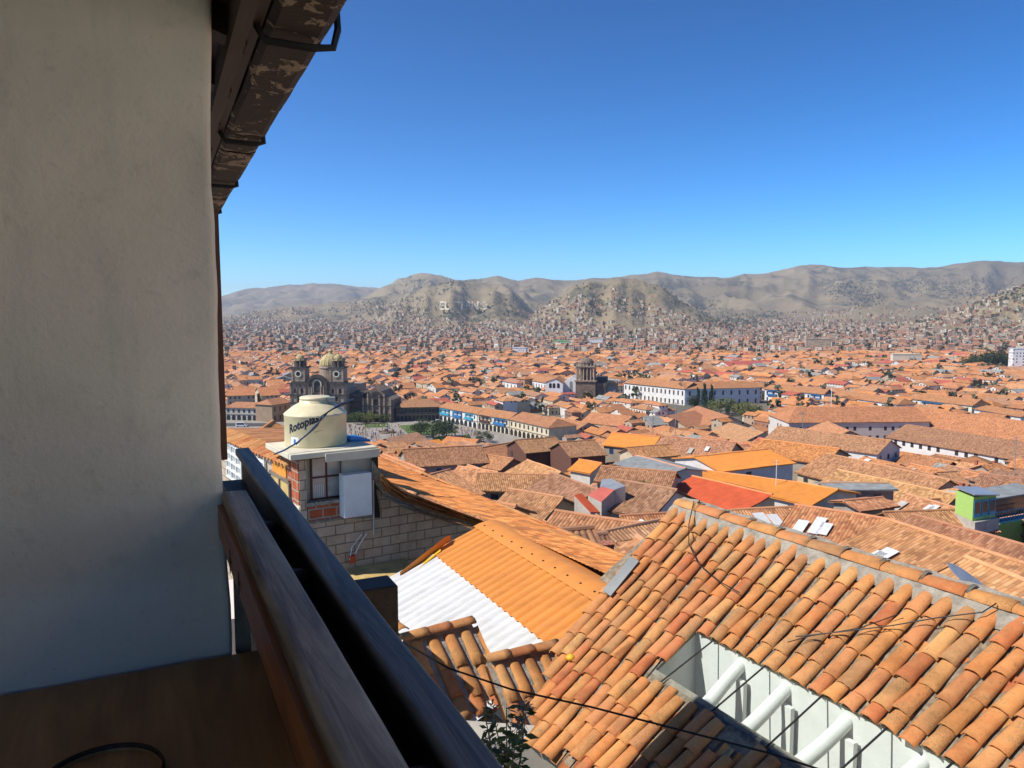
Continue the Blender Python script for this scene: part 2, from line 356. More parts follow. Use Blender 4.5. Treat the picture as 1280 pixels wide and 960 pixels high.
# end wall: outline of its right edge traced in the plane of the wall
edge=[(266,-40),(265,60),(264,150),(265,230),(269,280),(272,340),(273,420),(275,500),(277,560),(279,600),(281,660),(286,720),(290,760),(291,815),(291,900)]
ep=[ons(x,y,S0) for x,y in edge]
mb=MB()
for k in range(len(ep)):
    pass
sub=[]
for a,b in zip(ep,ep[1:]):
    for q in range(6): sub.append(a.lerp(b,q/6))
sub.append(ep[-1])
rows=[]
for i,p in enumerate(sub):
    t=p.dot(N)+.003*noise.noise(Vector((p.z*9,1,0))); row=[]
    for q in range(30):
        f=(q/29); tt=lerp(-3.2,t-.025,f**.6)
        dz=.012*noise.noise(Vector((tt*1.5,p.z*1.5,3)))+.005*noise.noise(Vector((tt*6,p.z*6,3)))
        row.append(W(S0+dz,tt,p.z))
    for ss,tt in ((.002,-.012),(.01,-.004),(.025,0),(.06,.002),(.16,.0)):
        row.append(W(S0+ss+.004*noise.noise(Vector((ss*9,p.z*7,5))),t+tt,p.z))
    row.append(W(S0+.30,t-.02,p.z))
    rows.append(row)
mb.grid(rows); mb.build('end_wall',M['plaster'],bal,smooth=True)
zt0=sub[0].z
mb=MB(); mb.st(-.9,S0+.05,-3.4,-1.9,-1.6,.7); mb.build('inner_wall',M['plaster'],bal)
mb=MB(); mb.st(-3.0,S0+.3,-1.9,.30,-1.62,-1.56); mb.build('floor',M['wooddk'],bal)
mb=MB(); mb.st(-.9,S0+.3,-1.9,.02,1.22,1.26); mb.build('ceiling',M['white'],bal)
# outer facade below the balcony and beyond the end wall (kept back of the sight line)
mb=MB(); mb.st(S0+.31,6.3,-4.5,-1.35,-9,.7); mb.st(-3,S0+.3,-4,.12,-9,-1.66); mb.build('facade_wall',M['plaster'],bal)
# stripe of brown timber outside the end wall
def quadbox(p,q,w,d):  # vertical board between points p,q
    pass
mb=MB()
pa=ons(271,262,S0+.20); pb=ons(279,575,S0+.20)
mb.grid([[W(S0+.20,pa.dot(N)-.05,pa.z),W(S0+.20,pa.dot(N)+.004,pa.z),W(S0+.26,pa.dot(N)+.004,pa.z)],[W(S0+.20,pb.dot(N)-.05,pb.z),W(S0+.20,pb.dot(N)+.013,pb.z),W(S0+.26,pb.dot(N)+.013,pb.z)]])
mb.build('timber_jamb',M['brownframe'],bal)
# railing
def rail_profile(t0,t1,z0,z1,s0,s1,name,mat,parent,rnd=.012,n=28):
    mb=MB(); rows=[]
    prof=[]
    for (ct,cz,a0) in ((t1-rnd,z1-rnd,0),(t0+rnd,z1-rnd,90)):
        for k in range(5):
            a=R(a0+k*22.5); prof.append((ct+rnd*math.cos(a),cz+rnd*math.sin(a)))
    prof+= [(t0,z0),(t1,z0)]
    for i in range(n+1):
        s=lerp(s0,s1,i/n); 
        rows.append([W(s,t+.0025*noise.noise(Vector((s*3,t*20,z*20))),z+.003*noise.noise(Vector((s*2.5,t*10,9)))) for t,z in prof])
    mb.grid(rows,close=True); mb.face(rows[-1]); mb.face(rows[0][::-1])
    return mb.build(name,mat,parent,smooth=True)
rl=MB(); 
zpan=ons(257,672,S0-.02).z
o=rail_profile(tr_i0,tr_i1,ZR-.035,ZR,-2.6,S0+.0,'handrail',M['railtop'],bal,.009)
railing=o
pn=MB()
# panel face under the inner rail, with cut-outs drawn as recessed dark diamonds
pt=tr_i0-.012
pn.st(-2.6,S0-.004,pt,pt+.028,zpan,ZR-.0352); 
pn.build('balcony_panel',M['railface'],railing)
for (cx,cy,hh) in ((288,702,13),(299,729,13)):
    c=ont(cx,cy,pt-.0015); top=ont(cx,cy-hh,pt-.0015); k=(top-c).length
    dm=MB(); pts=[]
    for a in range(16):
        an=a*math.pi/8; rr=(abs(math.cos(an))**1.6+.25*abs(math.sin(an*2)))*k if a%2==0 else k*.33
        rr=k*(1 if a in(0,8) else .55 if a in(4,12) else .3)
        pts.append(c+Z*(math.cos(an)*rr)+D*(math.sin(an)*rr*.9))
    pts2=[p-N*.002 for p in pts]
    dm.face(pts2); dm.grid([pts,pts2],close=True)
    dm.build('panel_cutout',M['dark'],railing)
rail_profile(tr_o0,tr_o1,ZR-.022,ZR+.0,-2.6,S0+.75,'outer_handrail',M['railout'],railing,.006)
mb=MB(); mb.st(-2.6,S0+.6,tr_i1-.02,tr_o0+.005,ZR-.35,ZR-.09); mb.build('dark_gap_box',M['wooddk'],railing)  # added dark box; its colour stands in for shade between the rails
mb=MB(); mb.st(-2.6,S0+.6,tr_o0+.006,tr_o1-.008,-1.6,ZR-.0222); mb.build('lower_panel',M['wooddk'],railing)  # kept dark so its colour carries the shade inside the rail gap
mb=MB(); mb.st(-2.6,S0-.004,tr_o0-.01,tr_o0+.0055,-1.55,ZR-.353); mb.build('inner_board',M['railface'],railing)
for (px,py) in ((338,652),(372,712),(566,953)):
    c=onz(px,py,ZR-.03); tt=(tr_i1+tr_o0)/2; c=W(c.dot(D),tt,ZR-.03)
    b=MB(); b.lathe(c,[(.0,-.0),(.012,-.001),(.022,-.006),(.028,-.014),(.029,-.03),(.022,-.045),(.022,-.2),(.0,-.2)][::-1],16); b.build('baluster',M['wooddk'],railing,smooth=True)
# foot of the panel: little strip of lit wood beyond
mb=MB(); q=ons(300,785,S0+.02)
mb.st(S0+.02,S0+.05,q.dot(N)-.012,q.dot(N)+.03,ZT-.02,ons(300,690,S0).z); mb.build('wooden_batten',M['oldwood'],bal)
# beam end outside
c=onz(437,725,-1.02); d=onz(483,735,-1.02)
bm_=MB(); y0=c.dot(D); t0=c.dot(N); w=(d-c).length
bm_.st(y0-.14,y0,t0,t0+w*.85,-1.45,-1.02)
o=bm_.build('beam_end',M['wooddk'],bal,bevel=.008)
# ---- eave and gutter
ZE=.78
go=onz(275,268,ZE); TE=go.dot(N); SE=go.dot(D)
TE=TE-.003
eave=MB()
# sloping soffit boards (roof underside) rising toward the house
eave.grid([[W(s,TE-.18,ZE+.07),W(s,-1.4,ZE+.60)] for s in (-.9,SE)]); 
# roof slab on top
eave.grid([[W(s,TE-.14,ZE+.16),W(s,-2.2,ZE+1.0),W(s,-4.2,ZE+.3)] for s in (-.9,SE)])
eave.face([W(SE,TE-.18,ZE+.07),W(SE,TE-.14,ZE+.16),W(SE,-2.2,ZE+1.0),W(SE,-4.2,ZE+.3)])
ev=eave.build('roof',M['wooddk'],bal)
g=MB()
gw=.17
for sec in range(9):
    s0=-.9+sec*(SE+.9)/9; s1=-.9+(sec+1)*(SE+.9)/9-.01
    dz=.004*(sec%2)
    prof=[(TE-gw,ZE+.10),(TE-gw,ZE+.012),(TE-gw+.02,ZE),(TE-.03,ZE-.004),(TE-.004,ZE+.01),(TE,ZE+.03),(TE+.002,ZE+.10),(TE-.008,ZE+.10),(TE-.012,ZE+.025),(TE-gw+.02,ZE+.02),(TE-gw+.02,ZE+.10)]
    prof=[(a,b+dz) for a,b in prof]
    n=10; g.grid([[W(lerp(s0,s1,i/n),a+.003*noise.noise(Vector((lerp(s0,s1,i/n)*3,a*9,1))),b+.004*noise.noise(Vector((lerp(s0,s1,i/n)*4,a*5,0)))) for a,b in prof] for i in range(n+1)],close=True)
gut=g.build('gutter',M['peel'],ev)
fb=MB(); fb.st(-.9,SE-.05,TE-gw-.085,TE-gw-.045,ZE-.02,ZE+.16); fb.st(-.9,SE-.02,TE-gw-.04,TE-gw-.004,ZE+.02,ZE+.13); fb.build('fascia_board',M['wooddk'],ev)
for k in range(14):
    s=-.7+k*.52
    r_=MB(); r_.box(W(s,TE-.2,ZE+.005),D*.09,-N*1.2+Z*.40,Z*.07); r_.build('rafter',M['wooddk'],ev)
for s in [onz(395,60,ZE-.02).dot(D)]+[onz(395,60,ZE-.02).dot(D)+q for q in (1.35,2.6,3.9,5.2)]:
    b=MB(); first=(s<3)
    ex=.035 if first else -.013
    pts=[W(s,TE-gw-.02,ZE+.02),W(s,TE-gw+.0,ZE-.02),W(s,TE-.04,ZE-.022),W(s,TE+ex*.6,ZE-.012),W(s,TE+ex,ZE+.04),W(s+.02,TE+ex,ZE+.12)]
    b.tube(pts,.011,6); b.build('gutter_bracket',M['black'],ev)
b=MB(); q=W(SE-.12,TE-.14,ZE)
b.tube([q+Z*.02,q-Z*.16,q-Z*.22-N*.05],.055,10); b.build('downpipe_stub',M['peel'],ev)
qn=onz(440,0,ZE); KS=(TE-qn.dot(N))/(SE-qn.dot(D)); print('KS',KS)
for o in [c for c in COL.objects if c.type=='MESH' and (c==ev or c.parent==ev)]:
    for v in o.data.vertices: v.co+=N*((v.co.dot(D)-SE)*KS)
# sun direction, solved so the eave end casts the corner shadow
SUN_E=R(46.9); PHI=R(-9.9)
SUN=(-N*math.cos(PHI)-D*math.sin(PHI))*math.cos(SUN_E)+Z*math.sin(SUN_E)
# ---- table
tb=thing('wooden_table','dark brown wooden tabletop against the white end wall of the balcony','table'); ROOTS.append(tb)
e1=onz(360,960,ZT).dot(N)
m2=MB(); 
c0,c1=W(S0-.012,-1.7,ZT),W(S0-.012,e1,ZT)
m2.st(-.75,S0-.012,-1.75,tr_o0-.012,ZT-.045,ZT); m2.build('tabletop',M['tablew'],tb,bevel=.006)
for s,t in ((-.6,-1.65),(-.6,.05),(S0-.12,-1.65),(S0-.12,.0)):
    m2=MB(); m2.st(s,s+.07,t,t+.07,-1.56,ZT-.046); m2.build('leg',M['tablew'],tb)
cpl=onz(163,938,ZT); rad=(onz(232,958,ZT)-onz(95,958,ZT)).length/2*1.02
cc=onz(163,938,ZT); cc=cc-Vector((0,rad,0))
pl=thing('wooden_tray','round dark rimmed wooden tray lying on the brown tabletop','tray'); ROOTS.append(pl)
m2=MB(); m2.lathe((cc.x,cc.y,ZT),[(0,.004),(rad*.94,.004),(rad*.95,.012)],48); m2.build('tray_base',M['tablew'],pl)
m2=MB(); m2.lathe((cc.x,cc.y,ZT),[(rad*.945,.001),(rad*.95,.016),(rad*.975,.021),(rad,.016),(rad*1.0,.001)],48); m2.build('tray_rim',M['wooddk'],pl,smooth=True)

# ============================================================ BARREL TILES
def barrel(mb,top,dn,side,nrm,length,w0,w1,n=7,th=.014,h=.62):
    # top: centre of upper end; dn down-slope unit; w0 upper half width, w1 lower half width
    rows=[]
    hs_=random.uniform(.9,1.1)*h; sk_s=random.uniform(-.006,.006)
    for f in (0,.33,.7,1):
        w=lerp(w0,w1,f); row=[]
        for k in range(n+1):
            a=math.pi*k/n; jj=(random.uniform(-.007,.006) if f in(0,1) else random.uniform(-.002,.002)); row.append(top+dn*(length*f+jj)+side*(math.cos(a)*w+sk_s*f)+nrm*(math.sin(a)*w*hs_+random.uniform(-.0015,.0015)))
        rows.append(row)
    inner=[top+dn*length+side*(math.cos(math.pi*k/n)*(w1-th))+nrm*(math.sin(math.pi*k/n)*(w1-th)*h-.001) for k in range(n+1)]
    inner2=[p-dn*(length*.3) for p in inner]
    rows+= [inner,inner2]
    mb.grid(rows)
def rnd(a,b): return random.uniform(a,b)
# ---- big tiled roof on the right
ZB=-2.6
P1=onz(848,640,ZB); P2=onz(1280,783,ZB); E=(P2-P1); E.z=0; E.normalize()
Q=Vector((-E.y,E.x,0)); Q = Q if Q.dot(N)<0 else -Q
TH=.60; DN=(Q-Z*TH).normalized(); NR=E.cross(DN); NR=NR if NR.z>0 else -NR; NR.normalize()
def bp(px,py): return onpl(px,py,P1,NR)
def ab(P): v=P-P1; return (v.dot(E),v.dot(DN))
def pab(a,b,h=0): return P1+E*a+DN*b+NR*h
d2=(bp(708,807)-P1); d2.normalize(); r2=bp(1177,751); d1=(bp(1064,873)-r2).normalized()
sk2=d2.dot(E)/d2.dot(DN); sk1=d1.dot(E)/d1.dot(DN); a_r2=ab(r2)[0]
print('SKEW',sk2,sk1,'a_r2',a_r2,'P1',P1,'P2',P2,[tuple(round(x,2) for x in ab(bp(*q))) for q in ((870,785),(1215,960),(815,838),(1005,955),(683,915),(728,960),(705,800),(1280,783),(795,832),(865,885))])
BMAX=ab(bp(683,915))[1]; AV=ab(bp(705,800))[0]+.05
def averge(b): return lerp(-.05,AV,b/2.35) if b<2.35 else lerp(AV,ab(bp(683,915))[0],(b-2.35)/(BMAX-2.35))
U0=ab(bp(870,786)); U1=ab(bp(1210,958)); L0=ab(bp(815,838)); L1=ab(bp(1005,958))
sky_b0=(U0[1]+U1[1])/2; sky_b1=(L0[1]+L1[1])/2; sky_a0=(U0[0]+L0[0])/2
sky_a1=sky_a0+6.0
def skyedge(a,top):  # b of skylight edges varies linearly
    if top: return U0[1]+(a-U0[0])*(U1[1]-U0[1])/(U1[0]-U0[0])
    return L0[1]+(a-L0[0])*(L1[1]-L0[1])/(L1[0]-L0[0])
def skyleft(b): return U0[0]+(b-U0[1])*(L0[0]-U0[0])/(L0[1]-U0[1])
big=thing('tiled_house','house with large weathered barrel tiled roof and glazed skylight filling the right foreground','house'); ROOTS.append(big)
def skew(a): return lerp(sk2,sk1,max(-.2,min(1.4,a/a_r2)))
AR=7.0
base=MB()
def bgrid(a0,a1,b0f,b1f,na=60,nb=14,off=0.0):
    rows=[]
    for i in range(nb+1):
        row=[]
        for j in range(na+1):
            a=lerp(a0,a1,j/na); b=lerp(b0f(a),b1f(a),i/nb)
            row.append(pab(a,b,off+.012*noise.noise(Vector((a*3,b*3,0)))+.008*noise.noise(Vector((a*12,b*12,4)))))
        rows.append(row)
    base.grid(rows)
aL=lambda b:sk2*b-.08
rows=[]
# upper part
def poly_grid(fa0,fa1,b0,b1,na,nb,off=0):
    rows=[]
    for i in range(nb+1):
        b=lerp(b0,b1,i/nb); row=[]
        for j in range(na+1):
            a=lerp(fa0(b),fa1(b),j/na); row.append(pab(a,b,off+.012*noise.noise(Vector((a*3,b*3,0)))+.008*noise.noise(Vector((a*12,b*12,4)))))
        rows.append(row)
    base.grid(rows)
bgrid(-.08,AR,lambda a:-.05,lambda a:min(skyedge(a,True),skyedge(sky_a0,True)+99) if a>sky_a0 else skyedge(sky_a0,True),90,14)
b_v=skyedge(sky_a0,True)
poly_grid(lambda b:lerp(-.05,AV,b/2.35) if b<2.35 else lerp(AV,ab(bp(683,915))[0]-.05,(b-2.35)/(BMAX-2.35)),lambda b:skyleft(min(b,sky_b1)),b_v,BMAX+.05,30,26)
poly_grid(lambda b:lerp(-.05,AV,b/2.35),lambda b:0,0,b_v,6,14)
bgrid(skyleft(sky_b1)-.02,AR,lambda a:skyedge(max(a,sky_a0),False),lambda a:BMAX+.1,80,12,0)
base.build('roof_bedding',M['dirt'],big)
tl=MB(); sp=.197; lowpoly=[(795,834),(866,886),(1100,1050),(900,1300),(600,960),(683,908)]
ncol=int((AR+2.5)/sp)
for i in range(ncol):
    a0=-.02-1.6+i*sp+rnd(-.012,.012)
    a_top=a0
    k=0; b=-.12+rnd(0,.05); ph=rnd(0,.2)
    sk=skew(a_top)
    hw=rnd(.070,.082)
    while b<BMAX+.12:
        ln=rnd(.36,.42); exp_=ln-rnd(.05,.08)
        a=a_top+sk*b
        # tile centre
        cen=pab(a+sk*ln/2,b+ln/2); x,y=proj(cen)
        ok = b+ln*.4<BMAX+.1
        aedge=sk2*b-.06
        ok=ok and a>averge(b)-.02
        if a>skyleft(b)+.0 and a<AR:
            top=skyedge(a,True); bot=skyedge(a,False)
            if b+ln>top+.06 and b<bot+.03: 
                if b+ln<top+.30: ln=max(.2,top+.05-b)
                else: ok=False
        lo=False
        if ok:
            h=0
            d=(DN+E*sk+E*rnd(-.035,.035)).normalized()
            d=(d+NR*(.055+rnd(-.012,.012))*1).normalized()
            side=NR.cross(d).normalized(); nr=d.cross(side); nr=nr if nr.z>0 else -nr
            barrel(tl,pab(a+rnd(-.01,.01),b,h+.014+rnd(-.006,.008)),d,side,nr,ln,hw*.84,hw*1.03*rnd(.97,1.04),8)
        b+=exp_
tl.build('roof_tiles',M['tile'],big,smooth=True)
# channel tiles showing between the columns
ct=MB()
for i in range(ncol):
    a0=-1.51+i*sp; b=.15
    sk=skew(a0)
    while b<BMAX:
        ln=.42; a=a0+sk*b; top=skyedge(a,True); bot=skyedge(a,False)
        ok=not(a>skyleft(b) and b+ln>top and b<bot+.1) and a>averge(b)
        if ok:
            lo=(b>bot and a>sky_a0)
            d=(DN+E*sk).normalized(); side=NR.cross(d).normalized()
            rows=[]
            for f in (0,1):
                rows.append([pab(a,b,.03-.022*f)+d*ln*f+side*(math.cos(math.pi*k/4)*.062)-NR*(math.sin(math.pi*k/4)*.03) for k in range(5)])
            ct.grid(rows)
        b+=.36
ct.build('channel_tiles',M['tile'],big,smooth=True)
# mortar band and ridge caps
rd=MB()
rows=[]
for j in range(181):
    a=lerp(-.12,AR,j/180); row=[]
    for (b,h) in ((.12,.01),(.07,.04),(.02,.06),(-.06,.075),(-.14,.075),(-.26,.03)):
        row.append(pab(a,b+.03*noise.noise(Vector((a*4,b*3,2))),h+.018*noise.noise(Vector((a*6,b*6,7)))+.01*noise.noise(Vector((a*20,b*20,7)))))
    rows.append(row)
rd.grid(rows); rd.build('ridge_mortar',M['mortar'],big,smooth=True)
rc=MB(); a=-.1
HN=(NR+Z).normalized()
while a<AR:
    ln=rnd(.42,.5); c=pab(a,-.13,.075)
    sd=Q.copy(); ndn=Z
    barrel(rc,c+Z*rnd(-.03,-.02),(E+Z*.02).normalized(),(Q-Z*.25).normalized(),(Z+Q*.25).normalized(),ln,.082,.092,8,h=.5)
    a+=ln-.03
rc.build('ridge_tile',M['tile'],big,smooth=True)
jm=MB(); a=-.1
random.seed(11)
for k in range(15):
    a=.3+k*.44
    rows=[[pab(a+q*.05,-.13+math.cos(math.pi*w/6)*.10,.055+math.sin(math.pi*w/6)*.052+.012*noise.noise(Vector((a*9,w,q)))) for w in range(7)] for q in (-.35,0,.5)]
    jm.grid(rows)
    jm.build('mortar_joint',M['mortar'],big,smooth=True)
# back slope of the same roof (falls away behind the ridge)
bk=MB(); bk.grid([[P1+E*a-Q*w+Z*(-TH*w+.04) for a in (0,AR)] for w in (.2,4.2)],uvf=lambda i,j:(j*AR,i*4.8),col=(.40,.19,.09)); bk.build('back_slope',M['tmid'],big)
# walls
wl=MB()
hb=BMAX*DN.dot(Q); e_in=.35
def hp(a,w,z): return P1+E*a+Q*w+Z*(z-P1.z)
wl.box(hp(0.75,-4.0,-9.5),E*(AR-.8),Q*(4.0+hb-e_in),Z*(ZB-TH*hb-.12+9.5-.12)); 
wl.face([hp(.74,-4,ZB-4*TH-.1),hp(.74,0,ZB-.15),hp(.74,hb-.35,ZB-TH*(hb-.35)-.12),hp(.74,hb-.35,-9),hp(.74,-4,-9)])
wl.build('wall',M['plaster'],big)
# --- glazed light well
def sk_(a,b,h=0): return pab(a,b,h)
lw=MB(); WD=1.25
# rim + inside faces (vertical drops)
ua0=U0[0]; la0=L0[0]; ua1=ua0+5.0; la1=la0+5.0
Uc0=pab(ua0,skyedge(ua0,True),.0); Uc1=pab(ua1,skyedge(ua1,True)); Lc0=pab(la0,skyedge(la0,False)); Lc1=pab(la1,skyedge(la1,False))
dz=-Z*WD
def wallgrid(a,b,drop,mbx):
    mbx.grid([[a.lerp(b,k/8)+drop*f for k in range(9)] for f in (0,.5,1)])
wallgrid(Uc0,Uc1,-Z*1.9,lw); wallgrid(Uc0,Lc0,-Z*1.5,lw); wallgrid(Lc0,Lc1,-Z*.9,lw); wallgrid(Uc1,Lc1,-Z*1.5,lw)
lw.face([Uc0-Z*1.9,Uc1-Z*1.9,Lc1-Z*.9,Lc0-Z*.9])
well=lw.build('light_well',M['white'],big)
kb=MB()
for (p,q,w) in ((Uc0,Uc1,.05),(Uc0,Lc0,.05),(Lc0,Lc1,.06)):
    d=(q-p).normalized(); s_=NR.cross(d).normalized()
    kb.box(p-s_*w/2-NR*.03,d*(q-p).length,s_*w,NR*.035)
kb.build('skylight_curb',M['mortar'],big)
for k,(ux,uy,lx,ly) in enumerate(((928,812,868,878),(985,842,920,905),(1062,880,990,945),(1155,930,1075,1000),(1260,985,1170,1060))):
    u=ab(bp(ux,uy)); l=ab(bp(lx,ly))
    au=u[0]; al=l[0]
    b_=MB(); pu=pab(au,skyedge(au,True)+.02,-.13); plw=pab(al,skyedge(al,False)-.02,-.13)
    pts=[pu.lerp(plw,f)+Vector((0,0,.01*math.sin(f*5+k))) for f in [i/8 for i in range(9)]]
    b_.tube(pts,.062,12,r2=.070); b_.build('rafter',M['white'],well,smooth=True)
    p_=MB(); pv=pab(au,skyedge(au,True)+.16,-.2); p_.box(pv+E*.03,E*.10,Q*.05,-Z*1.7); p_.build('post',M['white'],well)
    p_=MB(); pv=pab(au+.02,skyedge(au,True)+.02,-.3); p_.box(pv-E*.22,E*.012,Q*.01,-Z*1.5); p_.build('window_bar',M['zinc'],well)
p_=MB(); pf=Lc0-Z*.88; p_.box(pf+E*.5,E*4.0,-DN*.0-Q*.35,Z*.06); p_.build('timber_shelf',M['ochre'],well)
gl=MB(); gl.grid([[Uc0+NR*.02-E*.02,Uc1+NR*.02],[Lc0+NR*.02+DN*.08,Lc1+NR*.02+DN*.08]]); gl.build('glass_pane',M['glass'],well)
for (x1,y1,x2,y2) in ((903,795,826,855),(966,828,880,902),(1040,862,948,948),(1118,906,1004,975+40),(1200,950,1090,1060)):
    a1,b1=ab(bp(x1,y1)); a2,b2=ab(bp(x2,y2)); 
    g_=MB(); g_.tube([pab(a1,skyedge(a1,True)-.02,.035),pab(a2,skyedge(a2,False)+.16,.035)],.009,6); g_.build('pane_joint',M['black'],well)
# dark slate piece on the roof, yellow scrap
o=MB(); c=bp(778,725); a,b=ab(c); o.box(pab(a-.09,b-.3,.1),E*.18+DN*.02,(DN+E*sk2*1.1).normalized()*.62,NR*.012); tag(o.build('slate_sheet',M['greysheet']),'dark grey sheet lying near the left verge of the large barrel tiled roof','sheet')
o=MB(); c=bp(716,829); a,b=ab(c); o.lathe(c+NR*.05,[(0,0),(.05,.01),(.055,.04),(.03,.06),(0,.065)],9); tag(o.build('yellow_plug',M['yellow'],smooth=True),'small yellow plastic lump wedged between tiles left of the skylight roof','scrap')
nb=MB(); nb.st(8.4,9.7,-3,2.05,-9,-3.2); tag(nb.build('shade_blocker',M['plaster']),'unseen low parapet hidden behind the handrail, shading the small stepped roofs','blocker')  # unseen wall added only to throw shade on the left stepped roof
# ============================================================ small stepped tile roofs
def tile_patch(name,TLp,TRp,z0,tan,rows_len,label,ncols,cap=True,wallz=None,hw=.1,seed=3,mort=True,ends=None):
    """ridge from TLp to TRp (pixels, at height z0); falls toward the camera side (-D)"""
    random.seed(seed)
    a=onz(*TLp,z0); b=onz(*TRp,z0); e=(b-a).normalized(); q=Vector((-e.y,e.x,0)); q=q if q.dot(D)<0 else -q
    dn=(q-Z*tan).normalized(); nr=e.cross(dn); nr=nr if nr.z>0 else -nr
    L_=(b-a).length; root=thing(name,label,'roof'); ROOTS.append(root)
    bm=MB(); bm.box(a-nr*.10-e*.02,e*(L_+.04),dn*rows_len,nr*.07); bm.build('roof_bedding',M['mortar'],root)
    t=MB(); sp=L_/ncols
    for i in range(ncols):
        bb=.06+rnd(0,.03); x=(i+.5)*sp
        while bb<rows_len-.05:
            ln=rnd(.44,.52)
            if bb+ln>rows_len+.08: ln=rows_len+.07-bb
            if ln<.2: break
            d=(dn+e*rnd(-.05,.05)+nr*.035).normalized(); side=nr.cross(d).normalized()
            barrel(t,a+e*(x+rnd(-.012,.012))+dn*bb-nr*.025,d,side,nr,ln,hw*.86,hw,8,h=.52)
            bb+=ln-.06
    for i in range(ncols+1):   # channels
        bb=.05
        while bb<rows_len-.3:
            d=dn; side=nr.cross(d).normalized()
            t.grid([[a+e*(i*sp)+dn*(bb+f*.42)-nr*(.0+.02*f)+side*(math.cos(math.pi*k/4)*.075)-nr*(math.sin(math.pi*k/4)*.035) for k in range(5)] for f in (0,1)])
            bb+=.36
    t.build('roof_tiles',M['tile'],root,smooth=True)
    if cap:
        c=MB(); x=-.05
        while x<L_:
            ln=rnd(.34,.4); barrel(c,a+e*x-q*.02+Z*.02,(e+Z*.02).normalized(),(q-Z*.15).normalized(),(Z+q*.15).normalized(),min(ln,L_+.08-x),.08,.09,8,h=.5); x+=ln-.03
        c.build('ridge_tile',M['tile'],root,smooth=True)
    if wallz is not None:
        w=MB(); o=a+q*.06-Z*.16; w.box(Vector((o.x,o.y,wallz)),e*L_,q*(rows_len*.72),Z*(o.z-wallz-.18-tan*rows_len*.72*.0-tan*rows_len*.75))
        w.build('wall',M['plaster'],root)
    return a,b,e,q
# A: the left little roof; B the right one; C fragments on the far left
tile_patch('small_tile_roof',(506,799),(589,779),-4.05,.75,1.12,'small stepped tile roof half in shade below the white corrugated sheets',4,wallz=-8,hw=.088,seed=3)
tile_patch('small_tile_roof',(611,826),(704,806),-4.25,.75,1.12,'small sunlit tile roof wedged against the left verge of the large tiled roof',5,wallz=-8,hw=.078,seed=5)
tile_patch('small_tile_roof',(452,752),(498,790),-3.75,.75,.75,'short shaded run of tiles just beyond the dark beam end',3,wallz=-8,hw=.1,seed=6)
tile_patch('small_tile_roof',(596,838),(628,870),-4.75,.6,.8,'deeply shaded low run of tiles between the two small stepped roofs',2,wallz=-8,hw=.1,seed=8)
# plastered yard wall under them
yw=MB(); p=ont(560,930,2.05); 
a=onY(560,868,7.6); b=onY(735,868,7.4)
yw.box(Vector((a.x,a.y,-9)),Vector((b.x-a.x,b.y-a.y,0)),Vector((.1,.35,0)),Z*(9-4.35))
tag(yw.build('yard_wall',M['conc']),'shaded whitewashed yard wall under the small stepped tile roofs','wall')  # whitewashed wall given grey concrete; its shade is put into the colour

# ============================================================ orange ribbed roof with white sheets
og=thing('orange_ribbed_house','low house roofed in bright orange ribbed sheets with a white translucent lower strip','house'); ROOTS.append(og)
ZO=-4.1; O1=onz(612,655,ZO); O2=onz(760,742,ZO); oe=(O2-O1); oe.z=0; OL=oe.length; oe.normalize(); oq=Vector((-oe.y,oe.x,0)); oq=oq if oq.dot(N)<0 else -oq
OT=.27; odn=(oq-Z*OT).normalized(); onr=oe.cross(odn); onr=onr if onr.z>0 else -onr
def oab(px,py): v=onpl(px,py,O1,onr)-O1; return v.dot(oe),v.dot(odn)
print('ORANGE L',OL,[tuple(round(x,2) for x in oab(*q)) for q in ((545,699),(671,797),(507,721),(492,760),(512,790),(602,816),(745,728),(697,797),(640,660))])
def ribbed(mb,a0,a1,b0,b1,amp=.05,per=.215,off=0,fa=None,seg=8,sk=0.0):
    n=int((a1-a0)/per*seg); rows=[]
    for i in range(7):
        f=i/6; row=[]
        for j in range(n+1):
            a=lerp(a0,a1,j/n); bb0=b0(a) if callable(b0) else b0; bb1=b1(a) if callable(b1) else b1
            b=lerp(bb0,bb1,f); h=abs(math.cos(math.pi*a/per))**.7*amp
            row.append(O1+oe*(a+sk*b)+odn*b+onr*(h+off+.004*noise.noise(Vector((a*2,b*2,0)))))
        rows.append(row)
    mb.grid(rows)
wa,wb=oab(545,699); wa2,wb2=oab(671,797); bsp=(wb+wb2)/2
c1,c2=oab(507,721); c3,c4=oab(492,760)
osk=(wa-oab(612,655)[0])/wb
print('osk',osk,'bsp',bsp)
mb=MB(); ribbed(mb,0.0,OL+1.5,.16,bsp,off=.02,sk=osk*.6); mb.build('orange_sheet',M['orangerib'],og,smooth=True)
bend=max(c4,oab(602,816)[1])+.4
mb=MB(); ribbed(mb,0.02,OL+.6,bsp-.08,bend,off=.0,amp=.045,sk=osk*.6); mb.build('white_sheet',M['whiterib'],og,smooth=True)
# smooth orange ridge flashing
mb=MB(); mb.grid([[O1+oe*a+oq*w+Z*z for a in [k*(OL+1.5)/30-.02 for k in range(31)]] for w,z in ((-.35,-.02),(-.12,.06),(.02,.075),(.22,.035),(.34,-.01))]); mb.build('ridge_flashing',M['orangerib'],og,smooth=True)
for k in range(15):
    s=MB(); s.lathe(O1+oe*(.2+k*.4)+oq*.2+Z*.04,[(.018,0),(.018,.012),(0,.016)],7); s.build('screw',M['black'],og)
mb=MB(); o=O1+oq*.4+oe*1.0-Z*.25; mb.box(Vector((o.x,o.y,-9)),oe*(OL),oq*1.4,Z*(9+o.z-.75)); mb.build('wall',M['conc'],og)
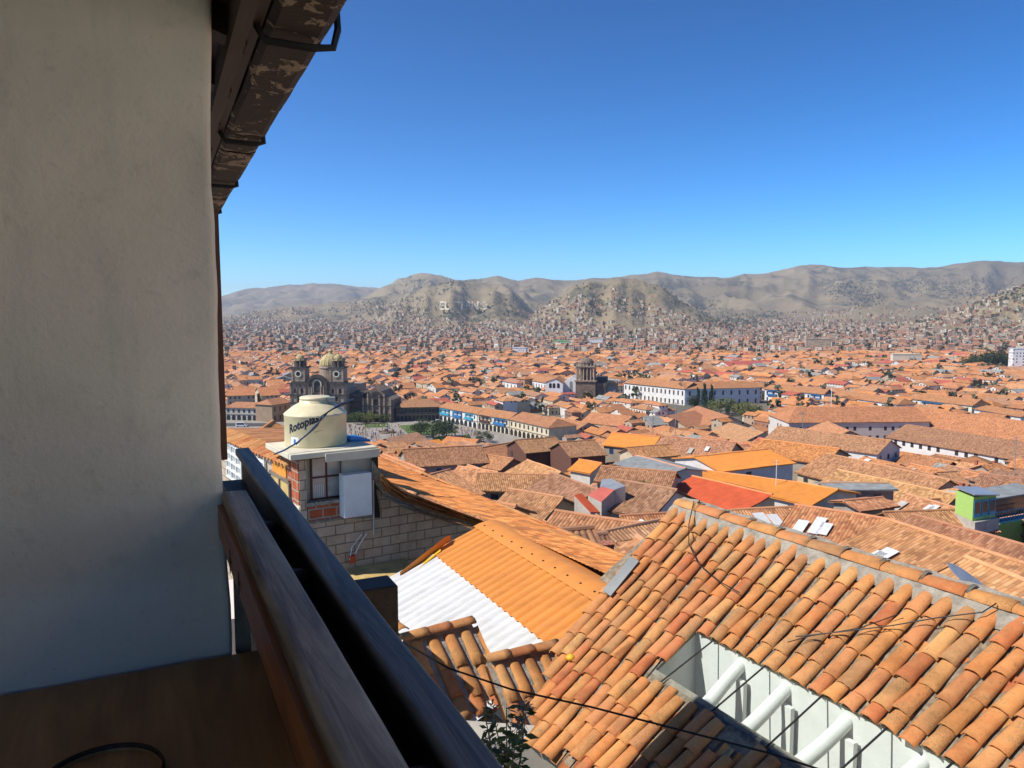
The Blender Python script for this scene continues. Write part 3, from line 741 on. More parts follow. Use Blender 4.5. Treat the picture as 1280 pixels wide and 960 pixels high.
# orange/yellow barge board on its far-left edge
b1=onpl(540,690,O1,onr)+Z*.15; 
mb=MB(); a=onz(556,678,O1.z-.15); b=onz(500,722,O1.z-.55); d=b-a
mb.box(a,d,Vector((0.10,.14,0)),Z*.10); mb.build('barge_board',M['orangesheet'],og)
mb=MB(); mb.box(a-Z*.02+Vector((.04,-.03,0))+d*.15,d*.9,Vector((0.02,-.10,0)),-Z*.04); mb.build('yellow_flashing',M['yellow'],og)

# long orange tiled roof behind it
lr=thing('long_tiled_house','long house with orange tiled roof running behind the ribbed orange sheets','house'); ROOTS.append(lr)
G1=onz(772,691,-4.45); G2=onz(566,606,-4.45); ge=(G2-G1); ge.z=0; GL=ge.length; ge.normalize()
gq=Vector((-ge.y,ge.x,0)); gq=gq if gq.dot(N)<0 else -gq
print('LONG',GL,G1,G2,(O1-G1).dot(gq),(O1-G1).dot(ge))
gw=(O1-G1).dot(gq)-.02; gz=.40
EXT=8.5
mb=MB()
nc=int((GL+EXT+2)/.114*4); rows=[]
TOT=GL+EXT+2
for i in range(9):
    f=i/8; row=[]
    for j in range(nc+1):
        u=-2+TOT*j/nc; w=gw*1.0*f if u<(O1-G1).dot(ge) else gw*f*(1+.5*min(1,(u-(O1-G1).dot(ge))/5))
        sag=-.10*math.sin(max(0,min(1,(u-6)/8))*math.pi)
        h=.012*abs(math.sin(math.pi*u/.114)); row.append(G1+ge*u+gq*w+Z*(gz*f*(w/(gw*f) if f>0 else 1)+h+sag+.02*noise.noise(Vector((u*.8,w*2,1)))))
    rows.append(row)
mb.grid(rows,uvf=lambda i,j:(TOT*j/nc*1.7,i/8*gw*2.4),col=(.80,.30,.085)); mb.build('roof',M['tcorr'],lr,smooth=True)
mb=MB(); mb.box(G1+ge*-1.9+gq*.15-Z*4.5,ge*((O1-G1).dot(ge)+1.5),gq*(gw-.3),Z*4.4,col=(.4,.32,.22)); mb.build('wall',M['wall'],lr)
rc=MB(); u=-2
random.seed(4)
while u<GL+EXT:
    barrel(rc,G1+ge*u+gq*.06+Z*.02,ge,gq,Z,.5,.05,.06,7,h=.5); u+=.46
rc.build('ridge_tile',M['tile'],lr,smooth=True)
# ============================================================ block house with the tank
D_0,N_0=D.copy(),N.copy()
D=Matrix.Rotation(R(8),3,'Z')@D; N=Matrix.Rotation(R(8),3,'Z')@N
bh=thing('block_house','unfinished concrete block house carrying the cream water tank','house'); ROOTS.append(bh)
C0=ons(375,690,1); SB=(onY(376,660,15.5)).dot(D); TB=(onY(376,660,15.5)).dot(N)
def fb(px,py,ds=0): return ons(px,py,SB+ds)
WT=.22
# big block wall on the right with its sloping top
topl=[(470,612),(500,622),(540,640),(575,655),(602,668)]
mb=MB(); tops=[fb(*q) for q in topl]; zb=-7.5
x_tr=tops[-1].dot(N)+2
pts=[W(SB,fb(376,655).dot(N),zb)]
tl_=TB
mid=fb(476,655).dot(N)
poly=[W(SB,TB,zb),W(SB,x_tr,zb),W(SB,x_tr,tops[-1].z-.6)]+[p for p in reversed(tops)]+[W(SB,mid,fb(470,612).z),W(SB,mid,fb(470,648).z),W(SB,TB,fb(376,650).z)]
mb.face(poly); mb.face([p+D*WT for p in poly][::-1]); mb.grid([[p for p in poly],[p+D*WT for p in poly]],close=True)
mb.build('block_wall',M['block'],bh)
# pier at the left corner, brick sill, side wall
zt=fb(376,575).z
z_sill_t=fb(410,628).z; z_sill_b=fb(410,650).z
tp0=TB; tp1=fb(384,640).dot(N); tw0=fb(385,640).dot(N); tw1=fb(430,640).dot(N); tbx1=fb(466,600).dot(N)
mb=MB(); mb.st(SB,SB+.25,tp0,tp1,z_sill_b,zt); mb.build('corner_pier',M['block'],bh)
mb=MB(); mb.st(SB-.012,SB+.15,tw0,tw1,z_sill_b+.01,z_sill_t); mb.build('brick_sill',M['redbrick'],bh)
mb=MB(); 
random.seed(5)
rows=[[W(SB-.03+.02*noise.noise(Vector((k,i,0))),lerp(tw0-.05,tw1+.03,k/24),z_sill_t+(.0,.05,.03)[i]+.03*noise.noise(Vector((k*.7,i,2)))) for k in range(25)] for i in range(3)]
rows=[[W(SB+(-.04,-.03,.16)[i],lerp(tw0-.06,tw1+.03,k/24),z_sill_t+(-.03,.04,.03)[i]+.025*noise.noise(Vector((k*.7,i,2)))) for k in range(25)] for i in range(3)]
mb.grid(rows); 
rows=[[W(SB+(-.004,-.05,-.004)[i],lerp(tp0-.02,tw1+.03,k/24),z_sill_b+(-.04,0,.03)[i]+.025*noise.noise(Vector((k*.7,i,5)))) for k in range(25)] for i in range(3)]
mb.grid(rows); mb.build('mortar_bed',M['mortar'],bh)
# recessed window
wf=MB(); z0=fb(385,626,.2).z; z1=fb(385,572,.2).z; a0=fb(388,600,.2).dot(N); a1=fb(427,600,.2).dot(N)
fw=.035
for (x0,x1,y0,y1) in ((a0,a0+fw,z0,z1),(a1-fw,a1,z0,z1),((a0+a1)/2-fw/2,(a0+a1)/2+fw/2,z0,z1),(a0,a1,z1-fw,z1),(a0,a1,z0,z0+fw),(a0,a1,lerp(z0,z1,.52)-fw/2,lerp(z0,z1,.52)+fw/2)):
    wf.st(SB+.17+.001*(x1-x0),SB+.21,x0,x1,y0,y1)
w_=wf.build('window',M['brownframe'],bh)
pn=MB(); pn.st(SB+.195,SB+.20,a0+.01,a1-.01,z0+.01,z1-.01); pn.build('pane',M['glassw'],w_)
gr=MB()
for k in range(6): gr.st(SB+.188,SB+.192,a0+.06+k*.04,a0+.075+k*.04,z0+.06,z0+.32)
gr.build('window_grille',M['white'],w_)
mb=MB(); mb.st(SB+.22,SB+.3,tw0-.1,fb(432,600,.22).dot(N)+.02,z_sill_b,zt); mb.st(SB+.04,SB+.3,fb(430,600).dot(N),tbx1,z_sill_b-.3,zt); mb.build('plastered_wall',M['conc'],bh)
mb=MB(); mb.st(SB+.02,SB+.2,tbx1,tbx1+.14,z_sill_b-.3,zt); mb.build('dark_recess',M['dark'],bh)
# white box on the wall
bx0=fb(430,650,-.25); bx1=fb(464,600,-.25); 
mb=MB(); zc0=fb(430,648,-.25).z; zc1=fb(430,594,-.25).z; t0=bx0.dot(N); t1=bx1.dot(N)
mb.st(SB-.28,SB-.002,t0,t1,zc0,zc1); tag(mb.build('white_cabinet',M['white'],bevel=.01),'tall white cabinet hung on the block wall under the water tank','cabinet')
# slab
S_SL=-.35
sl=MB(); za=fb(410,571,S_SL).z; t0=fb(363,568,S_SL).dot(N); t1=fb(472,568,S_SL).dot(N)
sl.st(SB+S_SL,SB+1.4,t0,t1,za,za+.11); slab=sl.build('roof_slab',M['slab'],bh,bevel=.01)
sl=MB(); t2=fb(407,568,S_SL-.05).dot(N); sl.st(SB+S_SL-.05,SB+S_SL-.004,t2,t1+.03,za-.10,za+.07); sl.build('slab_fascia',M['slab'],bh)
# side wall along the facade direction with windows
def sidew(px,py): return ont(px,py,TB)
s_end=SB+13
swtop=[(SB,sidew(376,592).z),(SB+13,sidew(376,592).z)]
zt_s=zt-.02
zfar=sidew(284,548).z; sfar=sidew(284,548).dot(D)
znear=sidew(350,574).z; snear=sidew(350,574).dot(D)
def ztop(s): return min(zt_s,lerp(znear,zfar,(s-snear)/(sfar-snear)))
print('SIDE',sfar,snear,zfar,znear,zt_s)
s_end=min(sfar+3,SB+22)
mb=MB(); P=[W(SB+.26,TB,-9),W(s_end,TB,-9),W(s_end,TB,ztop(s_end)),W(snear,TB,ztop(snear)),W(SB+.9,TB,zt_s),W(SB+.26,TB,zt_s)]; mb.face(P); mb.face([p+N*.2 for p in P][::-1]); mb.grid([P,[p+N*.2 for p in P]],close=True);  mb.build('side_wall',M['block'],bh)
mb=MB(); mb.st(SB+.02,SB+.75,TB-.02,TB-.002,sidew(365,625).z,zt_s); mb.build('red_brick_pier',M['redbrick'],bh)
mb=MB(); mb.st(SB+.05,SB+.9,TB-.015,TB-.002,-8,sidew(365,628).z); mb.build('whitewashed_pier',M['plaster'],bh)
def swin(x0,x1,y0,y1,name,fm,pm,nx,nz,fw=.05):
    s0=sidew(x1,(y0+y1)/2).dot(D); s1=sidew(x0,(y0+y1)/2).dot(D); z1=sidew((x0+x1)/2,y0).z; z0=sidew((x0+x1)/2,y1).z
    f=MB()
    for k in range(nx+1):
        s=lerp(s0,s1,k/nx); f.st(s-fw/2,s+fw/2,TB-.07,TB-.02,z0,z1)
    for k in range(nz+1):
        z=lerp(z0,z1,k/nz); f.st(s0,s1,TB-.072,TB-.018,z-fw/2,z+fw/2)
    o=f.build(name,fm,bh); p=MB(); p.st(s0,s1,TB-.04,TB-.003,z0,z1); p.build('pane',pm,o)
swin(341,365,596,645,'shuttered_window',M['oldwood'],M['ochre'],2,1,.07)
swin(311,334,572,625,'window',M['white'],M['glassw'],3,5,.06)
swin(286,304,558,600,'window',M['white'],M['glassw'],3,4,.06)
mb=MB(); q0=sidew(350,580); mb.st(q0.dot(D)-.5,q0.dot(D)+.5,TB-.03,TB-.002,sidew(345,590).z,sidew(345,568).z); mb.build('orange_panel',M['orangepaint'],bh)
# ragged tile edge above the side wall
mb=MB(); random.seed(9); s=SB+.6
while s<s_end:
    barrel(mb,W(s,TB+.3,ztop(s)+.12),(-N-Z*.35+D*rnd(-.1,.1)).normalized(),D,Z,.5,.08,.1,6); s+=.24
mb.build('eave_tiles',M['tile'],bh,smooth=True)
mb=MB(); mb.grid([[W(s,TB-.1,ztop(s)+.03),W(s,TB+3.0,ztop(s)-.2)] for s in (SB+2.2,s_end)],uvf=lambda i,j:(i*12,j*2),col=(.5,.22,.09)); mb.build('side_roof',M['tmid'],bh)
# broken tile-and-timber edge over the block wall
be=MB(); random.seed(12)
topc=[(466,575),(480,598),(500,612),(530,625),(560,637),(590,648),(612,657)]
def curve(pl,f):
    x=f*(len(pl)-1); i=min(int(x),len(pl)-2); x-=i; return (lerp(pl[i][0],pl[i+1][0],x),lerp(pl[i][1],pl[i+1][1],x))
for layer in range(3):
    f=.12
    while f<.98:
        px,py=curve(topc,f); py+=(2+layer*6)*(1-f*.65)
        p=fb(px,py,-.30+layer*.07); nx=fb(*[a+b for a,b in zip(curve(topc,min(1,f+.03)),(0,(2+layer*6)*(1-f*.65)))],-.30+layer*.07)
        d=(nx-p).normalized()
        barrel(be,p+Z*rnd(-.015,.015),(d+D*rnd(-.05,.05)).normalized(),(D*.9-Z*.3).normalized(),(Z-D*.2).normalized(),rnd(.36,.44),.075,.085,6)
        f+=.042
o=be.build('broken_eave_tiles',M['tile'],bh,smooth=True)
# solid dark mass of old roof edge between tiles and the long roof
em=MB(); up=[ons(*curve(topc,f/12),SB-.15) for f in range(13)]; lo=[ons(curve(topc,f/12)[0],curve(topc,f/12)[1]+24*(1-f/12*.7),SB-.12) for f in range(13)]
rows=[[p+D*.5+Z*.02 for p in up],up,lo,[p+D*.3 for p in lo]]; em.grid(rows); em.build('roof_edge_fill',M['dirt'],bh)
random.seed(3)
for k in range(7):
    f0=rnd(.02,.5); f1=min(1,f0+rnd(.25,.45)); a=curve(topc,f0); b=curve(topc,f1)
    p=ons(a[0],a[1]+22*(1-f0*.6)+rnd(-3,5),SB-.33-k*.02); q=ons(b[0],b[1]+20*(1-f1*.6)+rnd(-3,5),SB-.33-k*.02)
    t=MB(); t.tube([p,p.lerp(q,.5)-Z*.02,q],.022,6); t.build('roof_pole',M['oldwood'],bh)
# ledge board, pipes
lb=MB(); c=onz(430,716,-5.15); 
a=fb(432,713,-.02); b=fb(505,706,-.02)
lb.box(Vector((a.x,a.y,a.z-.02)),b-a-Z*(b.z-a.z),-D*.75-Z*.12,Z*.05); lb.build('board_ledge',M['ochre'],bh)
lb=MB(); lb.box(Vector((a.x,a.y,a.z-1.2))-D*.7,(b-a-Z*(b.z-a.z)),D*.6,Z*1.0); lb.build('ledge_box',M['conc'],bh)
lb=MB(); a=fb(466,577,-.1); b=fb(466,668,-.1); lb.tube([a,Vector((a.x,a.y,b.z))],.02,8); lb.build('drain_pipe',M['zinc'],bh)
lb=MB(); lb.tube([fb(458,667,-.06),fb(450,680,-.06),fb(444,692,-.1)],.015,6); lb.tube([fb(452,668,-.06),fb(440,684,-.06),fb(437,700,-.1)],.012,6); lb.build('water_pipe',M['white'],bh)
lb=MB(); a=fb(441,695,-.12); lb.box(a-N*.06,N*.12,D*.08,-Z*.16); lb.build('meter_box',M['redsheet'],bh)
# ---- tank
zs=za+.11; tc=ons(395,556,SB+.75); cx=tc.dot(N); TR=.0
yl=ons(357,540,SB+.75).dot(N); yr=ons(431,540,SB+.75).dot(N); TR=(yr-yl)/2; TC=W(SB+.75,(yl+yr)/2,zs)
Ht=ons(395,499,SB+.75).z-zs
tk=thing('water_tank','cream plastic water tank with dark lettering standing on the block house slab','water tank'); ROOTS.append(tk)
mb=MB(); r=TR
mb.lathe(TC,[(0,0),(r*.98,0),(r,.03),(r,Ht*.66),(r*1.012,Ht*.67),(r*1.012,Ht*.70),(r*.985,Ht*.715),(r*.72,Ht*.86),(r*.53,Ht*.93),(r*.50,Ht*.94),(r*.50,Ht*.99),(r*.44,Ht*1.02),(0,Ht*1.035)],48)
bd=mb.build('tank_body',M['tank'],tk,smooth=True)
for p in bd.data.polygons: pass
mb=MB(); mb.lathe(TC+Z*Ht*1.0,[(r*.47,0),(r*.5,.01),(r*.5,.05),(r*.46,.065),(0,.075)],28); mb.build('tank_lid',M['tank'],tk,smooth=True)
def wrap_text(txt,size,ang0,z0,tilt,mat,name,rr):
    cu=bpy.data.curves.new(name,'FONT'); cu.body=txt; cu.size=size; cu.offset=.009 if size>.1 else .002; cu.resolution_u=3
    ob=bpy.data.objects.new('tmp',cu); COL.objects.link(ob); bpy.context.view_layer.update()
    me=bpy.data.meshes.new_from_object(ob.evaluated_get(bpy.context.evaluated_depsgraph_get())); bpy.data.objects.remove(ob)
    # subdivide triangles so the letters hug the curved wall
    import bmesh
    bm=bmesh.new(); bm.from_mesh(me)
    bmesh.ops.subdivide_edges(bm,edges=[e for e in bm.edges if e.calc_length()>size*.25],cuts=2,use_grid_fill=False)
    bm.to_mesh(me); bm.free()
    for v in me.vertices:
        x=v.co.x; y=v.co.y+ (x*math.tan(tilt))
        x*=.78; a=ang0+x/rr; v.co=TC+Vector((math.cos(a)*rr,math.sin(a)*rr,z0+y))
    me.materials.append(mat); o=bpy.data.objects.new(name,me); COL.objects.link(o); o.parent=tk; return o
# angle on the tank seen at px 360: from the camera side
def tang(px):
    rr=TR*1.004; best=None
    for k in range(720):
        a=-math.pi+k*math.pi/360; p=TC+Vector((math.cos(a)*rr,math.sin(a)*rr,.5))
        if (p-TC).dot(-TC.normalized())<0.02: continue
        x=proj(p)[0]
        if best is None or abs(x-px)<best[0]: best=(abs(x-px),a)
    return best[1]
a0=tang(361.5); 
wrap_text('Rotoplas.',.25,a0,Ht*.31,R(17),M['ink'],'brand_lettering',TR*1.006)
wrap_text('agua siempre' if False else '- - - - - -',.07,a0+.9,Ht*.34,R(9),M['ink'],'small_lettering',TR*1.006)
mb=MB(); aa=tang(368); rr=TR*1.005
mb.grid([[TC+Vector((math.cos(aa+da)*rr,math.sin(aa+da)*rr,z)) for da in (-.16,-.08,0,.08,.16)] for z in (Ht*.06,Ht*.24)]); mb.build('label_sticker',M['white'],tk)
mb=MB(); mb.grid([[TC+Vector((math.cos(aa+da)*rr*1.002,math.sin(aa+da)*rr*1.002,z)) for da in (-.04,0,.04)] for z in (Ht*.1,Ht*.19)]); mb.build('sticker_mark',M['blue'],tk)
hp1=[ons(442,499,SB+.6),ons(425,505,SB+.3),ons(410,515,SB+.1),ons(398,528,SB+.05),ons(385,542,SB+.0),ons(372,553,SB-.1),ons(355,563,SB-.2),ons(342,568,SB-.1)]
mb=MB(); mb.tube(hp1,.018,8); tag(mb.build('water_hose',M['bluehose'],smooth=True),'dark blue hose draped over the front of the cream tank','hose')
hp2=[ons(450,502,SB+.7),ons(430,505,SB+.3),ons(415,512,SB+.12),ons(402,520,SB+.05),ons(397,532,SB+.0),ons(388,540,SB-.02),ons(378,548,SB-.05),ons(370,556,SB-.05)]
mb=MB(); mb.tube(hp2,.013,8); tag(mb.build('water_hose',M['black'],smooth=True),'thinner black hose curling down the tank beside the lettering','hose')
mb=MB(); p=TC+Vector((TR*.25,-TR*.3,Ht*.96)); mb.box(p,Vector((.3,.05,0)),Vector((-.05,.2,0)),Z*.09); tag(mb.build('float_valve_cover',M['greysheet']),'grey fitting beside the lid of the cream water tank','fitting')
mb=MB(); a=ons(438,556,SB+.5); b=ons(463,556,SB+.5)
mb.box(Vector((a.x,a.y,zs+.01)),(b-a),D*.8,Z*.05); mb.box(Vector((a.x,a.y,zs+.01))-Z*.0+D*.2-N*.1,(b-a)*.4,D*.3,Z*.10); tag(mb.build('blue_tarpaulin',M['blue']),'folded dark blue tarpaulin on the slab right of the water tank','tarpaulin')
D,N=D_0,N_0
# ============================================================ cables and plant near
def cable(pts,r,label):
    P=[onY(*q) for q in pts]; out=[]
    for a,b in zip(P,P[1:]):
        for k in range(6): out.append(a.lerp(b,k/6))
    out.append(P[-1]); m_=MB(); m_.tube(out,r,6); return tag(m_.build('cable',M['black']),label,'cable')
cable([(505,803,6.2),(560,835,6.1),(640,862,6.0),(740,884,5.8),(860,915,5.6),(960,941,5.4),(1050,970,5.2)],.009,'black cable crossing low in front of the small stepped tile roofs')
def rcable(pts,label,r=.006):
    P=[bp(*q)+NR*.13 for q in pts]; m_=MB(); m_.tube(P,r,6); return tag(m_.build('cable',M['black']),label,'cable')
rcable([(1250,768),(1233,779),(1180,785),(1120,795),(1060,802),(1000,808)],'thin black cable lying across the right side of the large tiled roof')
rcable([(1130,780),(1080,798),(1020,807),(990,815)],'short thin cable on the large tiled roof below the long one',.005)
rcable([(872,636),(866,665),(866,690),(878,715),(905,738),(930,752)],'thin wire drooping from the ridge at the left end of the large tiled roof',.006)
P=bp(872,640); m_=MB(); m_.tube([P,P+Z*.16+E*.03],.008,6); m_.tube([P+E*.05,P+Z*.14],.006,6); tag(m_.build('wire_hook',M['black']),'small black wire hook on the ridge of the large tiled roof','hook')
pt_=thing('potted_weed','leafy weed with dry brown flower heads beside the outer handrail','plant'); ROOTS.append(pt_)
random.seed(21)
YP=4.6; st=MB(); lf=MB(); fl=MB(); base=onY(640,1010,YP)
for k in range(9):
    tipp=onY(rnd(600,668),rnd(878,945),YP+rnd(-.3,.3)); m1=base.lerp(tipp,.5)+Vector((rnd(-.05,.05),rnd(-.05,.05),0))
    st.tube([base+Vector((rnd(-.06,.06),0,0)),m1,tipp],.008,5,r2=.003)
    for j in range(34):
        f=rnd(.2,1); c=(base.lerp(m1,f*2) if f<.5 else m1.lerp(tipp,f*2-1)); an=rnd(0,6.28); d=Vector((math.cos(an),math.sin(an),rnd(-.4,.5))).normalized(); u=d.cross(Vector((rnd(-1,1),rnd(-1,1),rnd(0,1)))).normalized(); l=rnd(.05,.10); w=l*.2
        lf.face([c,c+d*l*.5+u*w,c+d*l,c+d*l*.5-u*w])
    if k<6:
        for j in range(40):
            d=Vector((rnd(-1,1),rnd(-1,1),rnd(-.6,1))).normalized(); c=tipp+d*rnd(.0,.045); u=d.cross(Vector((0,0,1)))*.006; fl.face([c-u,c+u,c+d*.02+u,c+d*.02-u])
st.build('stem',M['bark'],pt_); lf.build('leaves',M['leaf'],pt_); fl.build('dry_flowers',M['dryflower'],pt_)

# unseen house added right of the viewpoint to bounce warm light onto the balcony
nh=thing('bounce_house','unseen cream house added to bounce warm light, outside the right edge of the picture','house'); ROOTS.append(nh)
mb=MB(); mb.st(-14,.7,4.9,12,-10,4.0); mb.build('wall',M['slab'],nh)
mb=MB(); mb.grid([[W(s,4.5,3.95),W(s,8.6,5.7),W(s,12.4,3.95)] for s in (-14.4,1.0)],uvf=lambda i,j:(i*18,j*4.4),col=(.48,.22,.1)); mb.build('roof',M['tmid'],nh)
for k in range(5):
    mb=MB(); mb.st(-12+k*2.8,-11+k*2.8,4.84,4.898,.9,2.2); mb.build('window',M['brownframe'],nh)
# ============================================================ TERRAIN
GT=[(-80,-9),(0,-9),(8,-9.5),(16,-11.5),(30,-16),(40,-18.5),(70,-25),(100,-29.5),(150,-36),(220,-45),(300,-56),(335,-60),(385,-60),(1500,-60),(2200,-56),(3200,-45),(12000,-45)]
def G(y): return interp(GT,y)
YT=[(400,4000),(410,3000),(420,1950),(430,1400),(440,1080),(450,880),(460,745),(470,650),(480,575),(490,515),(507,440),(529,380),(549,330),(553,300),(563,220),(584,150),(610,100),(642,66),(670,42),(690,31),(720,26)]
def Yof(py): return interp(YT,py)
LAY=[ # crest distance, front width, back width, base, crest outline in pixels
 (9500,3200,2500,-45,[(-200,400),(180,385),(275,371),(310,361),(350,357),(395,354),(440,357),(475,360),(530,366),(600,380),(700,400)]),
 (6300,2200,2500,-45,[(380,420),(430,385),(470,362),(500,350),(530,342),(552,343),(575,351),(600,349),(622,345),(648,351),(668,346),(700,351),(740,348),(780,345),(805,341),(818,338),(838,344),(862,346),(900,347),(930,344),(980,355),(1050,370)]),
 (5200,1900,2200,-45,[(-200,420),(250,402),(300,393),(350,386),(400,382),(450,376),(500,366),(530,368),(580,380),(650,410)]),
 (4300,1500,1500,-48,[(440,425),(470,402),(500,378),(525,362),(548,354),(570,350),(600,352),(628,356),(645,368),(668,392),(690,412),(720,430)]),
 (3150,1000,1300,-50,[(600,445),(640,416),(665,396),(690,378),(715,362),(740,354),(770,351),(795,354),(825,366),(850,380),(875,392),(900,402),(930,416),(960,440)]),
 (6600,2600,2500,-45,[(800,420),(850,385),(890,352),(925,344),(950,341),(985,334),(1010,331),(1040,332),(1080,334),(1120,334),(1165,334),(1200,330),(1225,328),(1280,328),(1400,322),(1600,330)]),
 (4600,1500,1500,-45,[(830,430),(880,400),(930,392),(980,396),(1040,388),(1090,378),(1140,376),(1200,372),(1280,366),(1400,360),(1600,360)]),
 (2700,1000,1500,-55,[(960,440),(1020,418),(1080,410),(1140,402),(1190,392),(1220,380),(1250,368),(1290,354),(1400,340),(1600,330)]),
]
def smooth(x): x=max(0,min(1,x)); return x*x*(3-2*x)
def HZ(x,y):
    y=max(y,1); px=640+F*x/y; z=G(y)
    if y<1500: return z
    p=Vector((x*.0011,y*.0011,0)); g=noise.noise(p*1.0)*.5+noise.noise(p*2.7)*.3+noise.noise(p*7)*.16
    rg=(1-abs(noise.noise(p*3.1+Vector((5,3,1))))*2); rg2=(1-abs(noise.noise(p*9+Vector((1,3,1))))*2)
    best=z
    for i,(Dk,wf,wb,bs,pts) in enumerate(LAY):
        cp=interp(pts,px+g*5)
        cr=onY(px,cp,Dk).z
        d=(y-Dk)/(wf if y<Dk else wb); d=d+g*.10
        if abs(d)>=1: continue
        b=1-abs(d); b=.55*b+.45*b*b if d<0 else b
        if i in(3,4): b=1-abs(d); b=b**1.05
        e=1-max(0,1-abs(d)*5)
        rg3=1-abs(noise.noise(Vector((px*.030+i*7,y*.00045,i))))*2.2; rg4=1-abs(noise.noise(Vector((px*.085+i*3,y*.0011,i+4))))*2.2
        h=bs+(cr-bs)*b; h+=((rg3-.35)*34+(rg4-.3)*6)*min(1,(1-b)*3)*min(1,b*3)*min(1,(cr-bs)/220); h+= ((rg-.4)*60+(rg2-.4)*9+g*40)*min(1,b*2.5)*(.25+.75*e)*min(1,(cr-bs)/150)
        best=max(best,h)
    return best
mb=MB(); xs=[-2600+k*100 for k in range(53)]; ys=[-80,-40,0,4,8,12,16,20,25,30,35,40,50,60,70,85,100,125,150,185,220,260,300,320,335,365,385,450,600,800,1000,1250,1500]
xs=sorted(set([-2600,-1800,-1200,-800,-500,-300,-200,-140,-100,-70,-50,-35,-25,-15,-8,0,8,15,25,35,50,70,100,140,200,300,500,800,1200,1800,2600]))
mb.grid([[(x,y,G(y)-.02) for x in xs] for y in ys][::-1]); tag(mb.build('ground',M['ground']),kind='structure')
mb=MB(); us=[-.95+k*2.05/640 for k in range(641)]; yy=[1490*(13500/1490)**(k/300) for k in range(301)]
mb.grid([[(u*y,y,HZ(u*y,y)-(1.5 if y<1560 else 0)) for u in us] for y in yy][::-1]); tag(mb.build('hills',M['hill'],smooth=True),kind='structure')
# chalk letters on the hill
def march(px,py):
    r=ray(px,py); y=1600
    while y<9000:
        p=r*(y/r.y)
        if p.z<HZ(p.x,p.y): return p
        y+=20
    return None
cu=bpy.data.curves.new('t','FONT'); cu.body='EL  TERNO'; cu.size=1; cu.offset=.03
ob=bpy.data.objects.new('t',cu); COL.objects.link(ob); bpy.context.view_layer.update()
me=bpy.data.meshes.new_from_object(ob.evaluated_get(bpy.context.evaluated_depsgraph_get())); bpy.data.objects.remove(ob)
import bmesh
bm=bmesh.new(); bm.from_mesh(me)
for _ in range(2): bmesh.ops.subdivide_edges(bm,edges=[e for e in bm.edges if e.calc_length()>.12],cuts=1)
bm.to_mesh(me); bm.free()
mx=max(v.co.x for v in me.vertices); okk=True
for v in me.vertices:
    p=march(549+60*v.co.x/mx,387.5-10.5*v.co.y/.72)
    if p is None: okk=False; break
    v.co=p*.984+Z*2
if okk:
    me.materials.append(M['geo']); o=bpy.data.objects.new('hillside_letters',me); COL.objects.link(o); tag(o,'pale giant letters laid out on the slope of the middle hill','hillside letters')
# ============================================================ HOUSES
TILEC=[(.55,.235,.10),(.50,.22,.105),(.44,.215,.11),(.36,.18,.10),(.55,.275,.135),(.59,.24,.085),(.47,.245,.145),(.31,.165,.105)]
TILEN=['orange','terracotta','brown','dark brown','sandy','bright orange','faded','dull brown']
WALLC=[(.62,.58,.50),(.45,.35,.24),(.30,.17,.11),(.55,.46,.32),(.36,.31,.25),(.68,.66,.62),(.22,.12,.08)]
WALLN=['white','tan','reddish','cream','grey','whitewashed','brick']
HOUSES=[]   # (object, px, py, roofname, wallname, size, extra)
FOOT=[]     # footprints as xy polygons
def footprint(o,e,q,L,w0,w1,m=.8):
    c=[o-e*m-q*(w0+m),o+e*(L+m)-q*(w0+m),o+e*(L+m)+q*(w1+m),o-e*m+q*(w1+m)]
    FOOT.append([(p.x,p.y) for p in c])
def slopegrid(mb,a,b,c,d,col,corr,uvscale=1,nr=6,amp=.045,sag=.12):
    # a,b ridge ends ; d,c eave ends (d below a, c below b)
    Lr=max((b-a).length,(c-d).length); Ls=((d-a).length+(c-b).length)/2
    n=max(4,int(Lr/.25*4)) if corr else max(4,int(Lr/2.5)); rows=[]
    nrm=(b-a).cross(d-a) if (b-a).length>.01 else (c-d).cross(d-a)
    nrm=nrm if nrm.z>0 else -nrm; nrm.normalize()
    for i in range(nr+1):
        f=i/nr; l=a.lerp(d,f); r=b.lerp(c,f); row=[]
        for j in range(n+1):
            p=l.lerp(r,j/n); h=0
            if corr: h=abs(math.sin(math.pi*Lr*(j/n)/.25))*amp
            h+=noise.noise(Vector((p.x*.22,p.y*.22,3)))*sag-.3*sag*math.sin(f*math.pi)+ (noise.noise(Vector((p.x*1.3,p.y*1.3,1)))*.03 if corr else 0)
            if corr: h+=.03*(1-((f*Ls/.4)%1))
            row.append(p+nrm*h)
        rows.append(row)
    ed=(c-d).normalized() if (c-d).length>(b-a).length else (b-a).normalized(); o=d if (c-d).length>(b-a).length else a
    mb.grid(rows,uvf=(lambda i,j:(Lr*j/n,Ls*i/nr)) if corr or abs((b-a).length-(c-d).length)<.5 else (lambda i,j:((rows[i][j]-o).dot(ed),Ls*i/nr)),col=col)
    # thickness skirt
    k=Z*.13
    mb.face([d,c,c-k,d-k],col=tuple(x*.6 for x in col)); mb.face([a-k,b-k,c-k,d-k],col=(.12,.09,.06)); mb.face([a,d,d-k,a-k],col=tuple(x*.6 for x in col)); mb.face([b,b-k,c-k,c],col=tuple(x*.6 for x in col))
